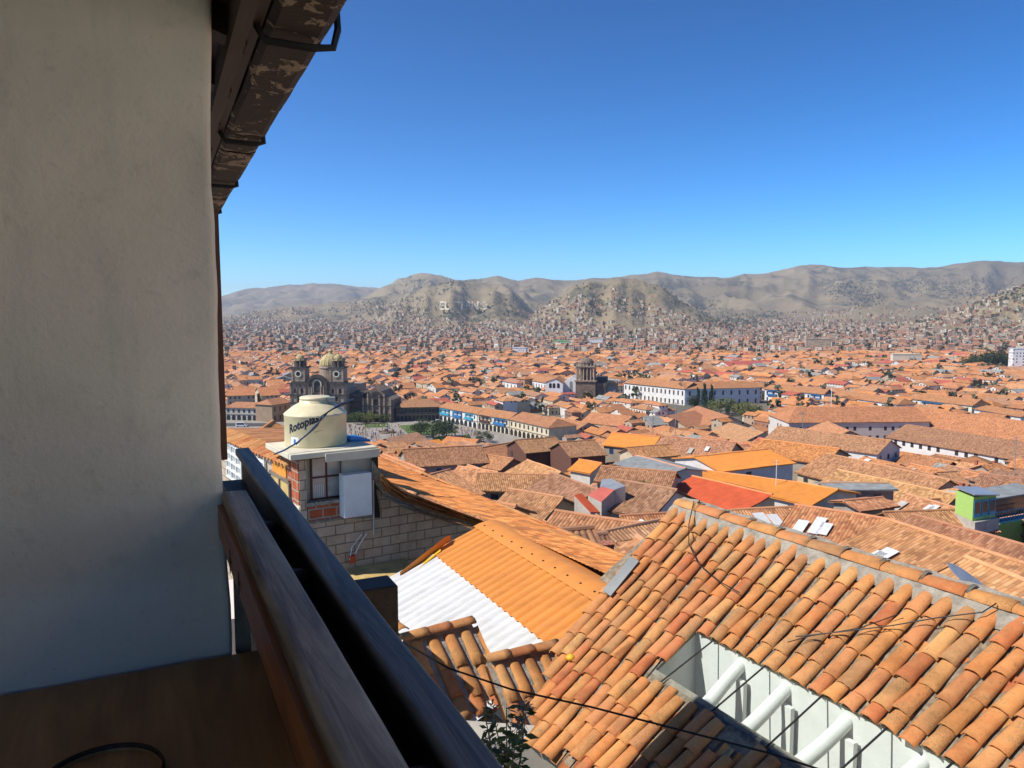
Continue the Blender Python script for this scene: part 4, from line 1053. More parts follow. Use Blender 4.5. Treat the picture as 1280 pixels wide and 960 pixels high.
def mkhouse(p1,p2,hf,hb,tan,wz,rc,wc,near=0,hip=(0,0),name='tiled_house',label=None,roofmat=None,wallmat=None,windows=True,skyl=0,mbpair=None,ridge=True,oh=.4,foot=True):
    """p1,p2 ridge ends (same z); hf half width toward the camera, hb away"""
    e=(p2-p1); e.z=0; Lh=e.length; e.normalize(); q=Vector((-e.y,e.x,0)); mid=(p1+p2)/2
    if q.dot(mid)>0: q=-q
    zr=p1.z
    if foot: footprint(p1,e,q,Lh,hb,hf)
    r=mbpair[0] if mbpair else MB(); w=mbpair[1] if mbpair else MB()
    corr=near>=2
    i0,i1=hip
    a=p1+e*i0-e*(oh if not i0 else 0); b=p2-e*i1+e*(oh if not i1 else 0)
    def ev(s,wd,sg): # eave corner at s along, sg side
        return p1+e*s+q*sg*(wd+oh)-Z*(tan*(wd+oh))
    s0=-oh; s1=Lh+oh
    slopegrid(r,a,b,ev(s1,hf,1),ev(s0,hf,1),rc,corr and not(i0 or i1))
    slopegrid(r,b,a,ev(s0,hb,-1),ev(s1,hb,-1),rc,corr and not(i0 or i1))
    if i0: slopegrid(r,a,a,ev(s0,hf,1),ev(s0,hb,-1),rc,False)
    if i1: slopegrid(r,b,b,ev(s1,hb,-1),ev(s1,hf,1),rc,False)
    zf=zr-tan*hf-.12; zk=zr-tan*hb-.12
    c=[p1+q*hf,p2+q*hf,p2-q*hb,p1-q*hb]
    def at(p,z): return Vector((p.x,p.y,z))
    w.face([at(c[0],wz),at(c[1],wz),at(c[1],zf),at(c[0],zf)],col=wc); w.face([at(c[2],wz),at(c[3],wz),at(c[3],zk),at(c[2],zk)],col=wc)
    w.face([at(c[1],wz),at(c[2],wz),at(c[2],zk),at(p2,zr-.13 if not i1 else zk),at(c[1],zf)],col=wc)
    w.face([at(c[3],wz),at(c[0],wz),at(c[0],zf),at(p1,zr-.13 if not i0 else zk),at(c[3],zk)],col=wc)
    if mbpair: return None
    root=thing(name,label,'house'); ROOTS.append(root)
    ro=r.build('roof',roofmat or M['tcorr' if (corr and not(i0 or i1)) else 'tmid'],root,smooth=False)
    w.build('wall',wallmat or (M['wall'] if near else M['wwin']),root)
    if ridge and near:
        rm=MB(); n=max(2,int(Lh/2)); pts=[a.lerp(b,k/n)+Z*(.05+noise.noise(Vector((a.lerp(b,k/n).x*.22,a.lerp(b,k/n).y*.22,3)))*.12) for k in range(n+1)]
        rm.tube(pts,.13,8,col=tuple(min(1,x*1.25) for x in rc)); rm.build('ridge_tile',M['wall'],ro)
    if near and windows:
        for (A,B,zt) in ((c[0],c[1],zf),(c[1],c[2],min(zf,zk)),(c[3],c[0],min(zf,zk))):
            d=B-A; l=d.length; d.normalize(); nn=Vector((d.y,-d.x,0))
            if nn.dot(A+B-2*mid)<0: nn=-nn
            if nn.dot(-A)<0: continue
            k=max(1,int(l/3.4))
            if k>6: k=6
            for j in range(k):
                if random.random()<.3: continue
                pc=A+d*(l*(j+.5)/k); g=MB(); z1=zt-.55
                g.box(Vector((pc.x,pc.y,z1-1.25))-d*.48+nn*.02,d*.96,nn*.035,Z*1.25)
                wo=g.build('window',random.choice([M['white'],M['brownframe'],M['brownframe'],M['blue']]),root)
                if near>=1:
                    g=MB(); 
                    for sg in (-1,1): g.box(Vector((pc.x,pc.y,z1-1.17))+d*(.02 if sg>0 else -.40)+nn*.06,d*.38,nn*.004,Z*1.09)
                    g.build('pane',M['glassd'],wo)
    for k in range(skyl):
        u=rnd(.1,.9)*Lh; v=rnd(.25,.6)*hf; g=MB(); dn=(q-Z*tan).normalized(); o=p1+e*u+q*v-Z*(tan*v-.17)
        g.box(o,e*rnd(.7,1.0),dn*rnd(1.2,2.2),Z*.04); g.build('skylight',M['conc'] if random.random()<.3 else M['whitesheet'],root)
    return root
def eavehw(mid,e,q,tan,epy,lo=1,hi=40):
    # half width so that the eave projects at row epy
    for _ in range(30):
        m=(lo+hi)/2; p=mid+q*m-Z*tan*m
        if proj(p)[1]<epy: lo=m
        else: hi=m
    return (lo+hi)/2
def hand(x1,y1,x2,y2,ey,rc,wc,Y=None,tan=.42,hb=None,hip=(0,0),skyl=0,near=None,wallh=5.5,name='tiled_house',label=None,roofmat=None,wallmat=None,windows=True,sz=None):
    my=(y1+y2)/2; mxp=(x1+x2)/2; Y=Y or Yof(my+2); m=onY(mxp,my,Y); z=m.z
    p1=onz(x1,y1,z); p2=onz(x2,y2,z); e=(p2-p1).normalized(); q=Vector((-e.y,e.x,0)); mid=(p1+p2)/2
    if q.dot(mid)>0: q=-q
    hf=min(eavehw(mid,e,q,tan,ey),16 if Y<200 else 24)
    if near is None: near=2 if Y<140 else (1 if Y<190 else 0)
    zc=z-tan*hf; wz=min(G(mid.y),G((mid+q*hf).y))-1
    wz=min(wz,zc-2.5)
    if isinstance(rc,int): rcn=TILEN[rc]; rcc=tuple(v*rnd(.94,1.06) for v in TILEC[rc])
    else: rcn='orange'; rcc=rc
    o=mkhouse(p1,p2,hf,hb if hb else hf*.9,tan,wz,rcc,WALLC[wc],near,hip,name,label,roofmat,wallmat,windows,skyl)
    HOUSES.append([o,(x1+x2)/2,(my+ey)/2,rcn,WALLN[wc],(p2-p1).length*hf,label]); return o
random.seed(33)
# --- hand placed roofs, right
hand(1135,530,1300,555,559,3,5,Y=195,tan=.40,label='long brown tiled hall with a band of small dark windows under its upper eave')
hand(974,533,1112,550,557,2,5,Y=185)
hand(973,509,1143,508,527,0,0,Y=262,hip=(6,0),near=0,label='broad orange roof with hipped end spanning the right middle distance')
hand(1145,509,1320,531,546,0,3,Y=248,near=0)
hand(1034,526,1062,538,549,4,4,Y=215,near=0)
hand(952,549,1047,561,572,5,4,Y=140,tan=.36)
hand(870,571,958,562,583,5,5,Y=118,tan=.20,roofmat=M['orangesheet'],name='terrace_house',label='house with shallow bright orange roof over a dark open terrace')
hand(868,596,962,618,633,5,5,Y=92,tan=.25,roofmat=M['redsheet'],label='house with bright red sheet roof and long blank white wall')
hand(866,586,1000,604,612,5,0,Y=104,tan=.25,roofmat=M['orangesheet'],label='house with flat orange sheet roof just behind the bright red one')
hand(1000,603,1044,612,625,5,0,Y=86,tan=.22,roofmat=M['orangesheet'],label='small house with orange sheet roof and pale blue end wall')
hand(1034,567,1185,600,607,2,3,Y=118)
hand(1050,588,1195,619,625,4,3,Y=100)
hand(1228,592,1310,602,620,3,5,Y=112)
hand(1030,604,1108,604,611,6,4,Y=92,tan=.15,roofmat=M['greysheet'],label='low house with dark grey flat sheet roof in the right middle')
hand(1058,627,1100,622,634,2,4,Y=78,tan=.2)
hand(1109,640,1215,636,664,2,1,Y=66)
hand(1000,632,1112,650,690,1,3,Y=56,skyl=3,tan=.36)
hand(1112,651,1300,712,760,1,3,Y=44,skyl=5,tan=.36,label='house with ochre tiled roof dotted with pale translucent skylight sheets')
hand(1145,645,1300,688,704,3,1,Y=58,tan=.4)
hand(1215,700,1300,735,760,4,1,Y=34,tan=.4,skyl=1)
hand(900,640,1000,634,662,4,1,Y=62,skyl=2)
hand(940,668,1060,705,735,2,1,Y=44,tan=.36)
# --- middle
hand(797,570,855,585,586,6,0,Y=105,tan=.18,roofmat=M['greysheet'],label='tall pale rendered house with grey green sheet roof and tan patch on its wall')
hand(830,545,918,553,572,2,4,Y=145,skyl=2)
hand(766,541,823,546,558,5,4,Y=165,roofmat=M['orangesheet'],name='orange_roofed_house',label='house with vivid plain orange roof in the centre middle distance')
hand(834,519,868,513,537,1,3,near=0)
hand(872,507,912,520,531,1,3,near=0)
hand(912,528,955,540,548,4,3,near=0)
hand(645,550,693,546,563,2,6,Y=165,label='house with brown roof over a dark brick wall beside a pale gable',wallmat=M['brick'])
hand(700,553,742,550,569,2,6,Y=158,wallmat=M['brick'])
hand(585,565,640,573,582,1,6,Y=150)
hand(726,575,750,579,588,5,0,Y=118,tan=.42,roofmat=M['orangesheet'],label='small orange roofed house showing a bright white side wall')
hand(600,592,690,594,612,2,3,Y=100)
hand(692,592,745,612,640,3,1,Y=80)
hand(640,612,700,622,650,2,1,Y=70)
hand(575,583,620,590,604,4,4,Y=108)
hand(498,604,560,588,625,4,1,Y=85)
hand(520,618,548,600,632,4,1,Y=62,tan=.4)
hand(505,562,600,557,580,3,4,Y=150,label='long dark brown roof over a terrace house below the plaza')
hand(482,548,520,540,560,6,4,near=0)
hand(520,552,548,549,562,4,4,near=0,roofmat=M['orangesheet'],label='small plain orange roof just below the plaza railings')
hand(560,545,598,549,560,5,4,near=0)
hand(600,560,645,552,570,1,4,Y=180,near=1)
hand(480,568,530,588,600,1,1,Y=95,tan=.5,label='orange tiled house rising behind the long tiled roof near the tank')
hand(755,583,842,590,604,3,3,Y=95)
hand(775,601,842,612,638,3,5,Y=72,tan=.40,label='brown tiled roof patched with red and blue painted sheets at its left end')
hand(700,640,800,655,672,2,1,Y=50,tan=.38)
hand(745,668,840,648,690,6,1,Y=42,tan=.36)
hand(655,655,735,668,690,2,1,Y=45,tan=.38)
hand(560,618,640,632,650,2,1,Y=55,tan=.38)
hand(785,560,835,556,570,1,3,Y=135)
hand(660,575,700,590,598,4,3,Y=125)
hand(690,520,735,528,540,1,3,near=0)
hand(740,515,790,520,530,1,3,near=0)
hand(700,560,760,540,560,3,3,Y=190,near=0) if False else None
# left of the tank
hand(340,527,322,541,556,5,1,Y=60,tan=.5,hb=3,label='small orange hipped roof just left of the water tank')
hand(284,487,318,486,494,0,3,Y=470,near=0)
hand(322,484,345,483,494,0,3,Y=480,near=0)
# patches on the red/blue roof house
def patch(pts,z,mat,name,label,th=.06):
    P=[onz(x,y,z) for x,y in pts] if not callable(z) else [z(x,y) for x,y in pts]
    m_=MB(); m_.face([p+Z*th for p in P]); m_.face(P[::-1]); m_.grid([[p+Z*th for p in P],P],close=True); o=m_.build(name,mat)
    w_=MB(); w_.grid([P,[p-Z*2.2 for p in P]],close=True,col=(.5,.45,.38)); w_.build('shed_wall',M['wall'],o); return tag(o,label,'shed')
hz=onY(760,612,70).z
def inc(x,y): # on a plane 70 m away tilted like the roofs
    P0=onY(760,620,69.0)-Z*.35; return onpl(x,y,P0,Vector((-.25,-.40,1)))
patch([(735,619),(752,609),(768,613),(752,628)],inc,M['pinksheet'],'faded_red_sheet','faded red sheet roof panel of the patched house below the brick walled ones')
patch([(752,600),(764,599),(782,608),(768,613),(750,609)],inc,M['zinc'],'pale_blue_sheet','pale bluish sheet roof panel above the faded red one')
def inc2(x,y): return onpl(x,y,onY(735,630,66)-Z*.4,Vector((.35,-.40,1)))
patch([(718,620),(727,617),(750,641),(738,641)],inc2,M['redsheet'],'ribbed_red_sheet','narrow dark red ribbed sheet sloping down left of the faded red panel')
# green and blue house
gh=thing('lime_house','lime green house with grey metal roof and blue framed windows at right','house'); ROOTS.append(gh)
zg=onY(1200,612,66).z; A_=onz(1195,613,zg); B_=onz(1217,622,zg); ex=(B_-A_); ex.z=0; exl=ex.length; ex.normalize(); ey=Vector((-ex.y,ex.x,0)); ey=ey if ey.y>0 else -ey
ey2=N
mb=MB(); mb.box(Vector((A_.x,A_.y,zg-2.0)),ex*exl,N*3.0,Z*2.0); mb.build('wall',M['lime'],gh)
mb=MB(); mb.box(Vector((A_.x,A_.y,zg-7))-ex*.2,ex*(exl+.6),N*3.2,Z*4.99); mb.build('lower_wall',M['conc'],gh)
mb=MB(); mb.box(A_-ex*.25-N*.15+Z*.25,ex*(exl+.5),N*3.4-Z*.35,Z*.08); mb.build('roof',M['zinc'],gh)
for k in range(3):
    mb=MB(); o=Vector((B_.x,B_.y,zg-1.75))+N*(.1+k*1.0)+ex*.02; mb.box(o,N*.85,ex*.05,Z*1.45); w=mb.build('window',M['teal'],gh)
    mb=MB(); mb.box(o+N*.1+Z*.35+ex*.051,N*.65,ex*.01,Z*.95); mb.build('pane',M['glassd'],w)
footprint(A_,ex,N,exl+1.5,1,7,.8)
w2=A_+N*3.3+ex*-1.0
mb=MB(); mb.box(Vector((w2.x,w2.y,zg-7)),N*6,ex*1.6,Z*3.4); mb.build('rear_wing_wall',M['lime'],gh)
mb=MB(); mb.box(w2+ex*1.61-Z*3.1,N*6,ex*.9,Z*.12); 
for k in range(16): mb.box(w2+ex*2.4+N*(k*.38)-Z*3.0,N*.05,ex*.05,Z*.9)
mb.box(w2+ex*2.4-Z*2.1,N*6,ex*.07,Z*.07); mb.build('balcony',M['teal'],gh)
mb=MB(); mb.box(w2+ex*1.62-Z*2.9,N*6,ex*.02,Z*2.3); mb.build('glazed_front',M['glassd'],gh)
mb=MB(); mb.box(w2-N*.2-Z*.55,N*6.6,ex*2.9-Z*.2,Z*.1); mb.build('rear_roof',M['greysheet'],gh)
# ============================================================ facade buildings (long street fronts)
def facade(name,label,e1,e2,ze,zb,depth,tan,rc,wc,nwin,floors,winmat=None,arcade=False,endcol=None,roofhip=(3,3),cat='building',archmat=None,balcony=None,reg=True,H_=None):
    a=onz(*e1,ze); b=onz(*e2,ze); e=(b-a); L_=e.length; e.normalize(); q=Vector((-e.y,e.x,0)); 
    if q.dot((a+b)/2)>0: q=-q      # q faces camera side
    root=thing(name,label,cat); ROOTS.append(root); footprint(a,e,q,L_,depth,1)
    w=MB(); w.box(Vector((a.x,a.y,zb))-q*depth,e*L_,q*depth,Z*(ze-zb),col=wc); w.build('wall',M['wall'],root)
    r=MB(); oh=.7; hw=depth/2; zr=ze+.25+tan*hw
    i0,i1=roofhip
    A=a-q*hw+e*i0; B=b-q*hw-e*i1; A.z=B.z=zr
    def cr(s,t): p=a+e*s+q*t; p.z=ze+.15-tan*oh; return p
    c0,c1,c2,c3=cr(-oh,oh),cr(L_+oh,oh),cr(L_+oh,-depth-oh),cr(-oh,-depth-oh)
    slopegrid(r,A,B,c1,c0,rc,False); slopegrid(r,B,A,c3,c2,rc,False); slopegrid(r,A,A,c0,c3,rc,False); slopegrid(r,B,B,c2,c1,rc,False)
    ro=r.build('roof',M['tmid'],root)
    hgt=(ze-zb)/floors
    for f in range(floors):
        z0=zb+f*hgt
        for k in range(nwin):
            c=a+e*(L_*(k+.5)/nwin); ww=min(L_/nwin*.42,1.3); g=MB()
            if arcade and f==0:
                aw=L_/nwin*.36; pts=[c-e*aw,c+e*aw]; hh=hgt*.86; P=[Vector((c.x,c.y,zb))-e*aw,Vector((c.x,c.y,zb))+e*aw]
                for n_ in range(7):
                    an=math.pi*n_/6; P.append(Vector((c.x,c.y,zb+hh-aw))+e*(math.cos(an)*aw)+Z*(math.sin(an)*aw))
                g.face([p+q*.04 for p in P]); g.grid([[p+q*.04 for p in P],[p-q*.0 for p in P]],close=True); g.build('arch',M['dark'],root); continue
            wh=hgt*.5; o=Vector((c.x,c.y,z0+hgt*.22))-e*ww/2
            g.box(o+q*.0,e*ww,q*.06,Z*wh); wo=g.build('window',winmat or M['brownframe'],root)
            g=MB(); g.box(o+e*ww*.14+q*.061+Z*wh*.08,e*ww*.72,q*.01,Z*wh*.84); g.build('pane',M['glassd'],wo)
    if arcade:
        g=MB(); g.box(Vector((a.x,a.y,zb+hgt*.97))+q*.0,e*L_,q*.35,Z*.25); g.build('cornice',M['stonel'],root)
    if balcony:
        for (f0,f1,mt) in balcony:
            g=MB(); o=Vector((a.x,a.y,zb+hgt*1.05))+e*L_*f0; g.box(o,e*L_*(f1-f0),q*1.1,Z*1.1); 
            n_=max(3,int(L_*(f1-f0)/1.2))
            for k in range(n_+1): g.box(o+q*1.0+e*(L_*(f1-f0)*k/n_-.07)+Z*1.1,e*.14,q*.1,Z*(hgt*.75-1.1))
            g.box(o+Z*(hgt*.75),e*L_*(f1-f0),q*1.15,Z*.15); g.build('balcony',mt,root)
    return root,a,b,e,q
WC=(.78,.77,.73); OR=(.48,.22,.10)
facade('convent','long white two storey convent wing with rows of small windows left of dark trees',(780,478.3),(856,486),-48.8,-61,17,.42,OR,WC,15,2,roofhip=(5,0))
facade('convent_gallery_wing','shaded white gallery wing with grey balustrade behind the dark green trees',(857,486),(950,484),-48.8,-61,17,.42,OR,(.62,.62,.62),9,2,roofhip=(0,5),winmat=M['dark'])  # white wing; its shade is put into the greyer wall colour
facade('white_street_house','long white house with blue shutters and arched doors right of the convent',(956,486),(1030,492.5),-52,-61,12,.42,OR,WC,10,2,winmat=M['blue'],balcony=[(.05,.22,M['blue']),(.78,.95,M['blue'])],roofhip=(0,0))
facade('white_street_house','second long white house with dark doors continuing toward the right, below a wide orange roof',(1040,494),(1122,505.5),-52,-61,14,.42,OR,WC,12,2,roofhip=(0,2),winmat=M['greysheet'])
facade('blue_balcony_house','white house with a bright blue wooden balcony under a wide orange roof, far right',(1141,498.5),(1215,507),-51,-61,15,.40,OR,(.72,.70,.55),7,2,balcony=[(.16,.52,M['blue'])],roofhip=(0,0))
facade('low_white_house','low white walled house with plain orange roof below the blue balcony house',(1218,511),(1276,521),-52,-61,11,.36,OR,WC,3,1,roofhip=(2,0))
facade('white_church_nave','long white nave with a row of small windows left of the stone belfry',(656,473.6),(686,479),-48,-61,14,.42,OR,WC,9,2,roofhip=(1,1))
facade('white_low_range','low white range with pink roof left of the white nave',(628,476),(646,479),-50,-61,10,.42,(.46,.22,.14),WC,4,2)
facade('brick_end_house','narrow tan house end standing between the low white range and the white nave',(646,473),(656,474),-47,-61,9,.3,OR,(.45,.28,.17),2,2)
facade('gallery_house','shade darkened house with upper gallery and arcade facing the plaza beyond its trees',(495,509),(554,508),-51.8,-60.5,16,.42,(.42,.21,.11),(.13,.12,.11),12,2,winmat=M['dark'],arcade=True,roofhip=(7,7),archmat=None,balcony=[(.02,.98,M['dstone'])])  # front lies in shade; that shade is put into the near-black wall colour
facade('arcaded_house','arcaded plaza house with white upper wall and blue doors, nearest the gallery house',(549,508.5),(596,517),-52,-60.3,11,.40,OR,WC,9,2,winmat=M['teal'],arcade=True,balcony=[(.05,.3,M['teal']),(.4,.62,M['blue']),(.72,.9,M['teal'])],roofhip=(0,0))
facade('arcaded_house','arcaded plaza house with cream upper wall and dark doors, middle of the row',(597,517.2),(636,523.5),-52,-60.3,12,.40,OR,(.70,.66,.5),8,2,arcade=True,balcony=[(.1,.4,M['brownframe']),(.55,.9,M['blue'])],roofhip=(0,0))
facade('arcaded_house','arcaded plaza house at the right end of the row, half hidden by roofs',(637,523.8),(686,534.5),-52,-60.3,16,.38,(.44,.20,.10),(.66,.58,.40),9,2,arcade=True,roofhip=(0,4))
facade('left_arcaded_house','white house with dark arcade beyond the white van, left of the church',(282,509),(328,510),-52.5,-60.2,12,.4,(.46,.21,.11),(.52,.5,.44),7,2,arcade=True,winmat=M['dark'])
facade('tan_house','narrow tan house with small dark windows between the side street and the church',(340,506),(366,502),-50,-60.2,12,.4,(.46,.21,.11),(.36,.26,.17),4,2)
# ============================================================ churches
class Fr:
    def __init__(s,o,ang): s.o=Vector(o); s.x=Vector((math.cos(ang),math.sin(ang),0)); s.y=Vector((-math.sin(ang),math.cos(ang),0))
    def p(s,x,y,z): return s.o+s.x*x+s.y*y+Z*z
    def box(s,mb,x0,x1,y0,y1,z0,z1,col=None): mb.box(s.p(x0,y0,z0),s.x*(x1-x0),s.y*(y1-y0),Z*(z1-z0),col=col)
    def arch(s,mb,xc,hw,y,z0,z1,n=8,t=.1):
        P=[s.p(xc-hw,y,z0),s.p(xc+hw,y,z0)]+[s.p(xc+math.cos(math.pi*k/n)*hw,y,z1-hw+math.sin(math.pi*k/n)*hw) for k in range(n+1)]
        mb.face(P); mb.grid([P,[p+s.y*t for p in P]],close=True)
    def ring(s,mb,xc,r0,r1,y,zc,a0,a1,dep,n=16,sy=1):
        rows=[]
        for k in range(n+1):
            a=lerp(a0,a1,k/n); c,si=math.cos(a),math.sin(a)*sy
            rows.append([s.p(xc+c*r0,y,zc+si*r0),s.p(xc+c*r0,y-dep,zc+si*r0),s.p(xc+c*r1,y-dep,zc+si*r1),s.p(xc+c*r1,y,zc+si*r1)])
        mb.grid(rows,close=True)
ch=thing('twin_towered_church','carved brown stone church with two bell towers and an ochre ribbed dome, behind the tank','church'); ROOTS.append(ch)
YC=430; k_=YC/F; fc=Fr(onY(397.5,530,YC)+Z*0,R(-4)); fc.o.z=-60
def zc(py): return onY(397,py,YC).z+60
xx=lambda px:(px-397.5)*k_*1.0
mb=MB(); fc.box(mb,xx(362),xx(434),0,18,0,zc(480)); fc.box(mb,xx(365),xx(432),17,48,0,zc(486)); mb.build('wall',M['stonel'],ch)
footprint(fc.p(xx(362),0,0),fc.x,-fc.y,xx(434)-xx(362),50,1)
mb=MB()
for z_,d in ((zc(478.5),.9),(zc(493),.6),(zc(503),.5)): fc.box(mb,xx(361)-.3,xx(384.5),-d,1,z_-.7,z_); fc.box(mb,xx(410.5),xx(435)+.3,-d,1,z_-.7,z_)
mb.build('cornice',M['dstone'],ch)
for sgn,(x0,x1) in enumerate(((365,382),(413.5,431))):
    t=MB(); a,b=xx(x0),xx(x1); w=b-a; fc.box(t,a,b,.3,w+.3,zc(480),zc(460)); tw=t.build('bell_tower',M['stonel'],ch)
    t=MB(); fc.box(t,a-.7,b+.7,-.4,w+1,zc(460.5),zc(458.8)); fc.box(t,a-.5,b+.5,-.2,w+.8,zc(479),zc(477)); t.build('tower_cornice',M['dstone'],tw)
    for xo in (a-.05,b-.9):
        t=MB(); fc.box(t,xo,xo+.9,.0,.6,zc(477),zc(460.5)); t.build('corner_pilaster',M['stonel'],tw)
    t=MB(); xc=(a+b)/2; fc.ring(t,xc,1.25,1.9,.3,zc(467.5),0,2*math.pi,.5,20); t.build('oculus_surround',M['slab'],tw)
    t=MB(); fc.arch(t,xc,1.25,.28,zc(471),zc(464.8)); t.build('belfry_opening',M['dark'],tw)
    # octagonal lantern with little columns and cupola
    t=MB(); c=fc.p(xc,w/2+.3,0); t.lathe(c,[(w*.30,zc(459)),(w*.30,zc(450.5))],8); t.build('lantern_core',M['dstone'],tw)
    t=MB()
    for k in range(8):
        a_=k*math.pi/4+.2; p=c+Vector((math.cos(a_)*w*.40,math.sin(a_)*w*.40,0)); t.lathe(p,[(.55,zc(459)),(.42,zc(458)),(.42,zc(452)),(.6,zc(450.5)),(.2,zc(448.5)),(0,zc(447.5))],6)
    t.build('lantern_column',M['stone'],tw)
    t=MB(); t.lathe(c,[(w*.46,zc(451.2)),(w*.46,zc(450.2)),(w*.30,zc(450)),(w*.31,zc(448)),(w*.25,zc(445.4)),(w*.12,zc(443.6)),(.35,zc(443)),(.35,zc(441.5)),(.5,zc(441)),(0,zc(439.5))],12); t.build('cupola',M['dome'],tw)
    for (z0,z1) in ((491.5,486),(501,495.5)):
        for xo in (-.27,.27) if z0<495 else (0,):
            t=MB(); fc.arch(t,xc+xo*w,.75,-.03,zc(z0),zc(z1)); t.build('window',M['dark'],ch)
    for xo in (a-.6,a+w*.33,b-w*.33-.5,b+.0):
        t=MB(); fc.box(t,xo,xo+.6,-.35,.1,0,zc(479)); t.build('pilaster',M['stone'],ch)
# centre bay
t=MB(); c0=xx(397.8); fc.ring(t,c0,xx(408)-xx(397.8),xx(411.5)-xx(397.8),.2,zc(483),0,math.pi,1.6,20,1.12); fc.box(t,xx(384),xx(387.5),-1.4,.2,zc(495),zc(483)); fc.box(t,xx(408),xx(411.5),-1.4,.2,zc(495),zc(483)); t.build('arched_pediment',M['dstone'],ch)
t=MB(); fc.box(t,xx(385),xx(410.5),-.1,6,zc(500),zc(482)); t.build('retablo_wall',M['stone'],ch)
t=MB(); fc.arch(t,c0,xx(410)-c0,-.08,zc(484),zc(471.5),14,6); t.build('tympanum',M['stone'],ch)
t=MB(); fc.ring(t,c0,1.9,2.6,-.1,zc(480),0,math.pi,.6,12); fc.box(t,c0-2.6,c0-1.9,-.7,-.1,zc(491),zc(480)); fc.box(t,c0+1.9,c0+2.6,-.7,-.1,zc(491),zc(480)); t.build('window_surround',M['slab'],ch)
t=MB(); fc.arch(t,c0,1.8,-.2,zc(490),zc(476)); t.build('main_window',M['dstone'],ch)
for xo in (xx(388),xx(391),xx(403),xx(406.5)):
    t=MB(); t.lathe(fc.p(xo,-1,0),[(.6,0),(.5,1),(.45,zc(494)),(.7,zc(493)),(.5,zc(492)),(.42,zc(484)),(.7,zc(482.8))],10); t.build('column',M['stonel'],ch)
t=MB(); fc.arch(t,c0,2.2,-.3,0,7.5); t.build('portal',M['dark'],ch)
t=MB(); dc=fc.p(xx(397.5),26,0); rr=xx(412)-xx(397.5)
t.lathe(dc,[(rr*1.02,zc(486)),(rr*1.02,zc(464)),(rr*1.1,zc(463.5)),(rr*1.1,zc(462.5)),(rr,zc(462)),(rr,zc(459.5))],24); t.build('drum',M['stonel'],ch)
t=MB(); rows=[]
for i in range(13):
    f=i/12; z_=lerp(zc(459.5),zc(445),math.sin(f*math.pi/2)); r0=rr*math.cos(f*math.pi/2*.93)
    rows.append([dc+Vector((math.cos(a_)*r0*(1+.035*(k%4==0)),math.sin(a_)*r0*(1+.035*(k%4==0)),z_)) for k,a_ in [(k,k*2*math.pi/64) for k in range(64)]])
t.grid(rows,close=True); t.build('dome',M['dome'],ch)
t=MB(); t.lathe(dc,[(1.7,zc(445.4)),(1.7,zc(444.7)),(1.1,zc(444.6)),(1.1,zc(441.5)),(1.4,zc(441.3)),(.9,zc(439.5)),(.2,zc(438.5)),(.2,zc(436.5)),(0,zc(436.3))],10); t.build('dome_lantern',M['dome'],ch)
# small chapel facade
cp=thing('carved_chapel','small dark brown carved chapel front with peaked gable right of the large church','church'); ROOTS.append(cp)
YL=432; fl_=Fr(onY(472,530,YL),R(-6)); fl_.o.z=-60
def zl(py): return onY(472,py,YL).z+60
xl=lambda px:(px-472)*YL/F
footprint(fl_.p(xl(430),0,0),fl_.x,-fl_.y,xl(492)-xl(430),25,1)
t=MB(); P=[fl_.p(xl(453),0,0),fl_.p(xl(491),0,0),fl_.p(xl(491),0,zl(500)),fl_.p(xl(483),0,zl(496)),fl_.p(xl(478),0,zl(489)),fl_.p(xl(469),0,zl(484)),fl_.p(xl(461),0,zl(489)),fl_.p(xl(459),0,zl(497)),fl_.p(xl(453),0,zl(500))]
t.face(P); t.face([p+fl_.y*20 for p in P][::-1]); t.grid([P,[p+fl_.y*20 for p in P]],close=True); t.build('wall',M['stone'],cp)
for xo in (454,460,466,475,481,489):
    t=MB(); fl_.box(t,xl(xo)-.4,xl(xo)+.4,-.6,.1,0,zl(498 if xo in(454,489) else 492)); t.build('pilaster',M['stonel'],cp)
t=MB(); fl_.ring(t,xl(470.5),2.2,3.2,0,zl(496),0,math.pi,1,12); fl_.box(t,xl(453)-.3,xl(491)+.3,-.7,.2,zl(508),zl(507)); fl_.box(t,xl(460),xl(483),-.7,.2,zl(497),zl(496)); t.build('cornice',M['dstone'],cp)
t=MB(); fl_.arch(t,xl(470.5),2.0,-.05,0,zl(514)); t.build('portal',M['dark'],cp)
t=MB(); fl_.arch(t,xl(470.5),1.3,-.05,zl(507),zl(499)); t.build('window',M['dark'],cp)
t=MB(); fl_.box(t,xl(430),xl(452.5),2,24,0,zl(493)); t.build('side_block',M['dstone'],cp)  # wall facing away from the sun; its shade is painted as dark stone
# stone belfry church
bc=thing('stone_belfry_church','ornate brown stone belfry with dome rising beside the white nave','church'); ROOTS.append(bc)
YM=520; fm=Fr(onY(731,530,YM),R(-10)); fm.o.z=-60
def zm(py): return onY(731,py,YM).z+60
xm=lambda px:(px-731)*YM/F
footprint(fm.p(xm(704),0,0),fm.x,-fm.y,xm(780)-xm(704),30,1)
t=MB(); fm.box(t,xm(719),xm(744),0,13,0,zm(476)); t.build('tower_base',M['stone'],bc)
t=MB(); fm.box(t,xm(717.5),xm(745.5),-.8,14,zm(477),zm(475.5)); fm.box(t,xm(719),xm(743.5),-.5,13.3,zm(459),zm(457.5)); t.build('cornice',M['stonel'],bc)
t=MB(); fm.box(t,xm(726),xm(737),3,9,zm(476),zm(458)); t.build('belfry_core',M['stone'],bc)
for xo in (720.5,725,729,733.5,738,742):
    for yo in (.5,12):
        t=MB(); t.lathe(fm.p(xm(xo),yo,0),[(.7,zm(475.5)),(.55,zm(474)),(.5,zm(461)),(.8,zm(459.5)),(.3,zm(456)),(0,zm(453.5))],8); t.build('column',M['stonel'],bc)
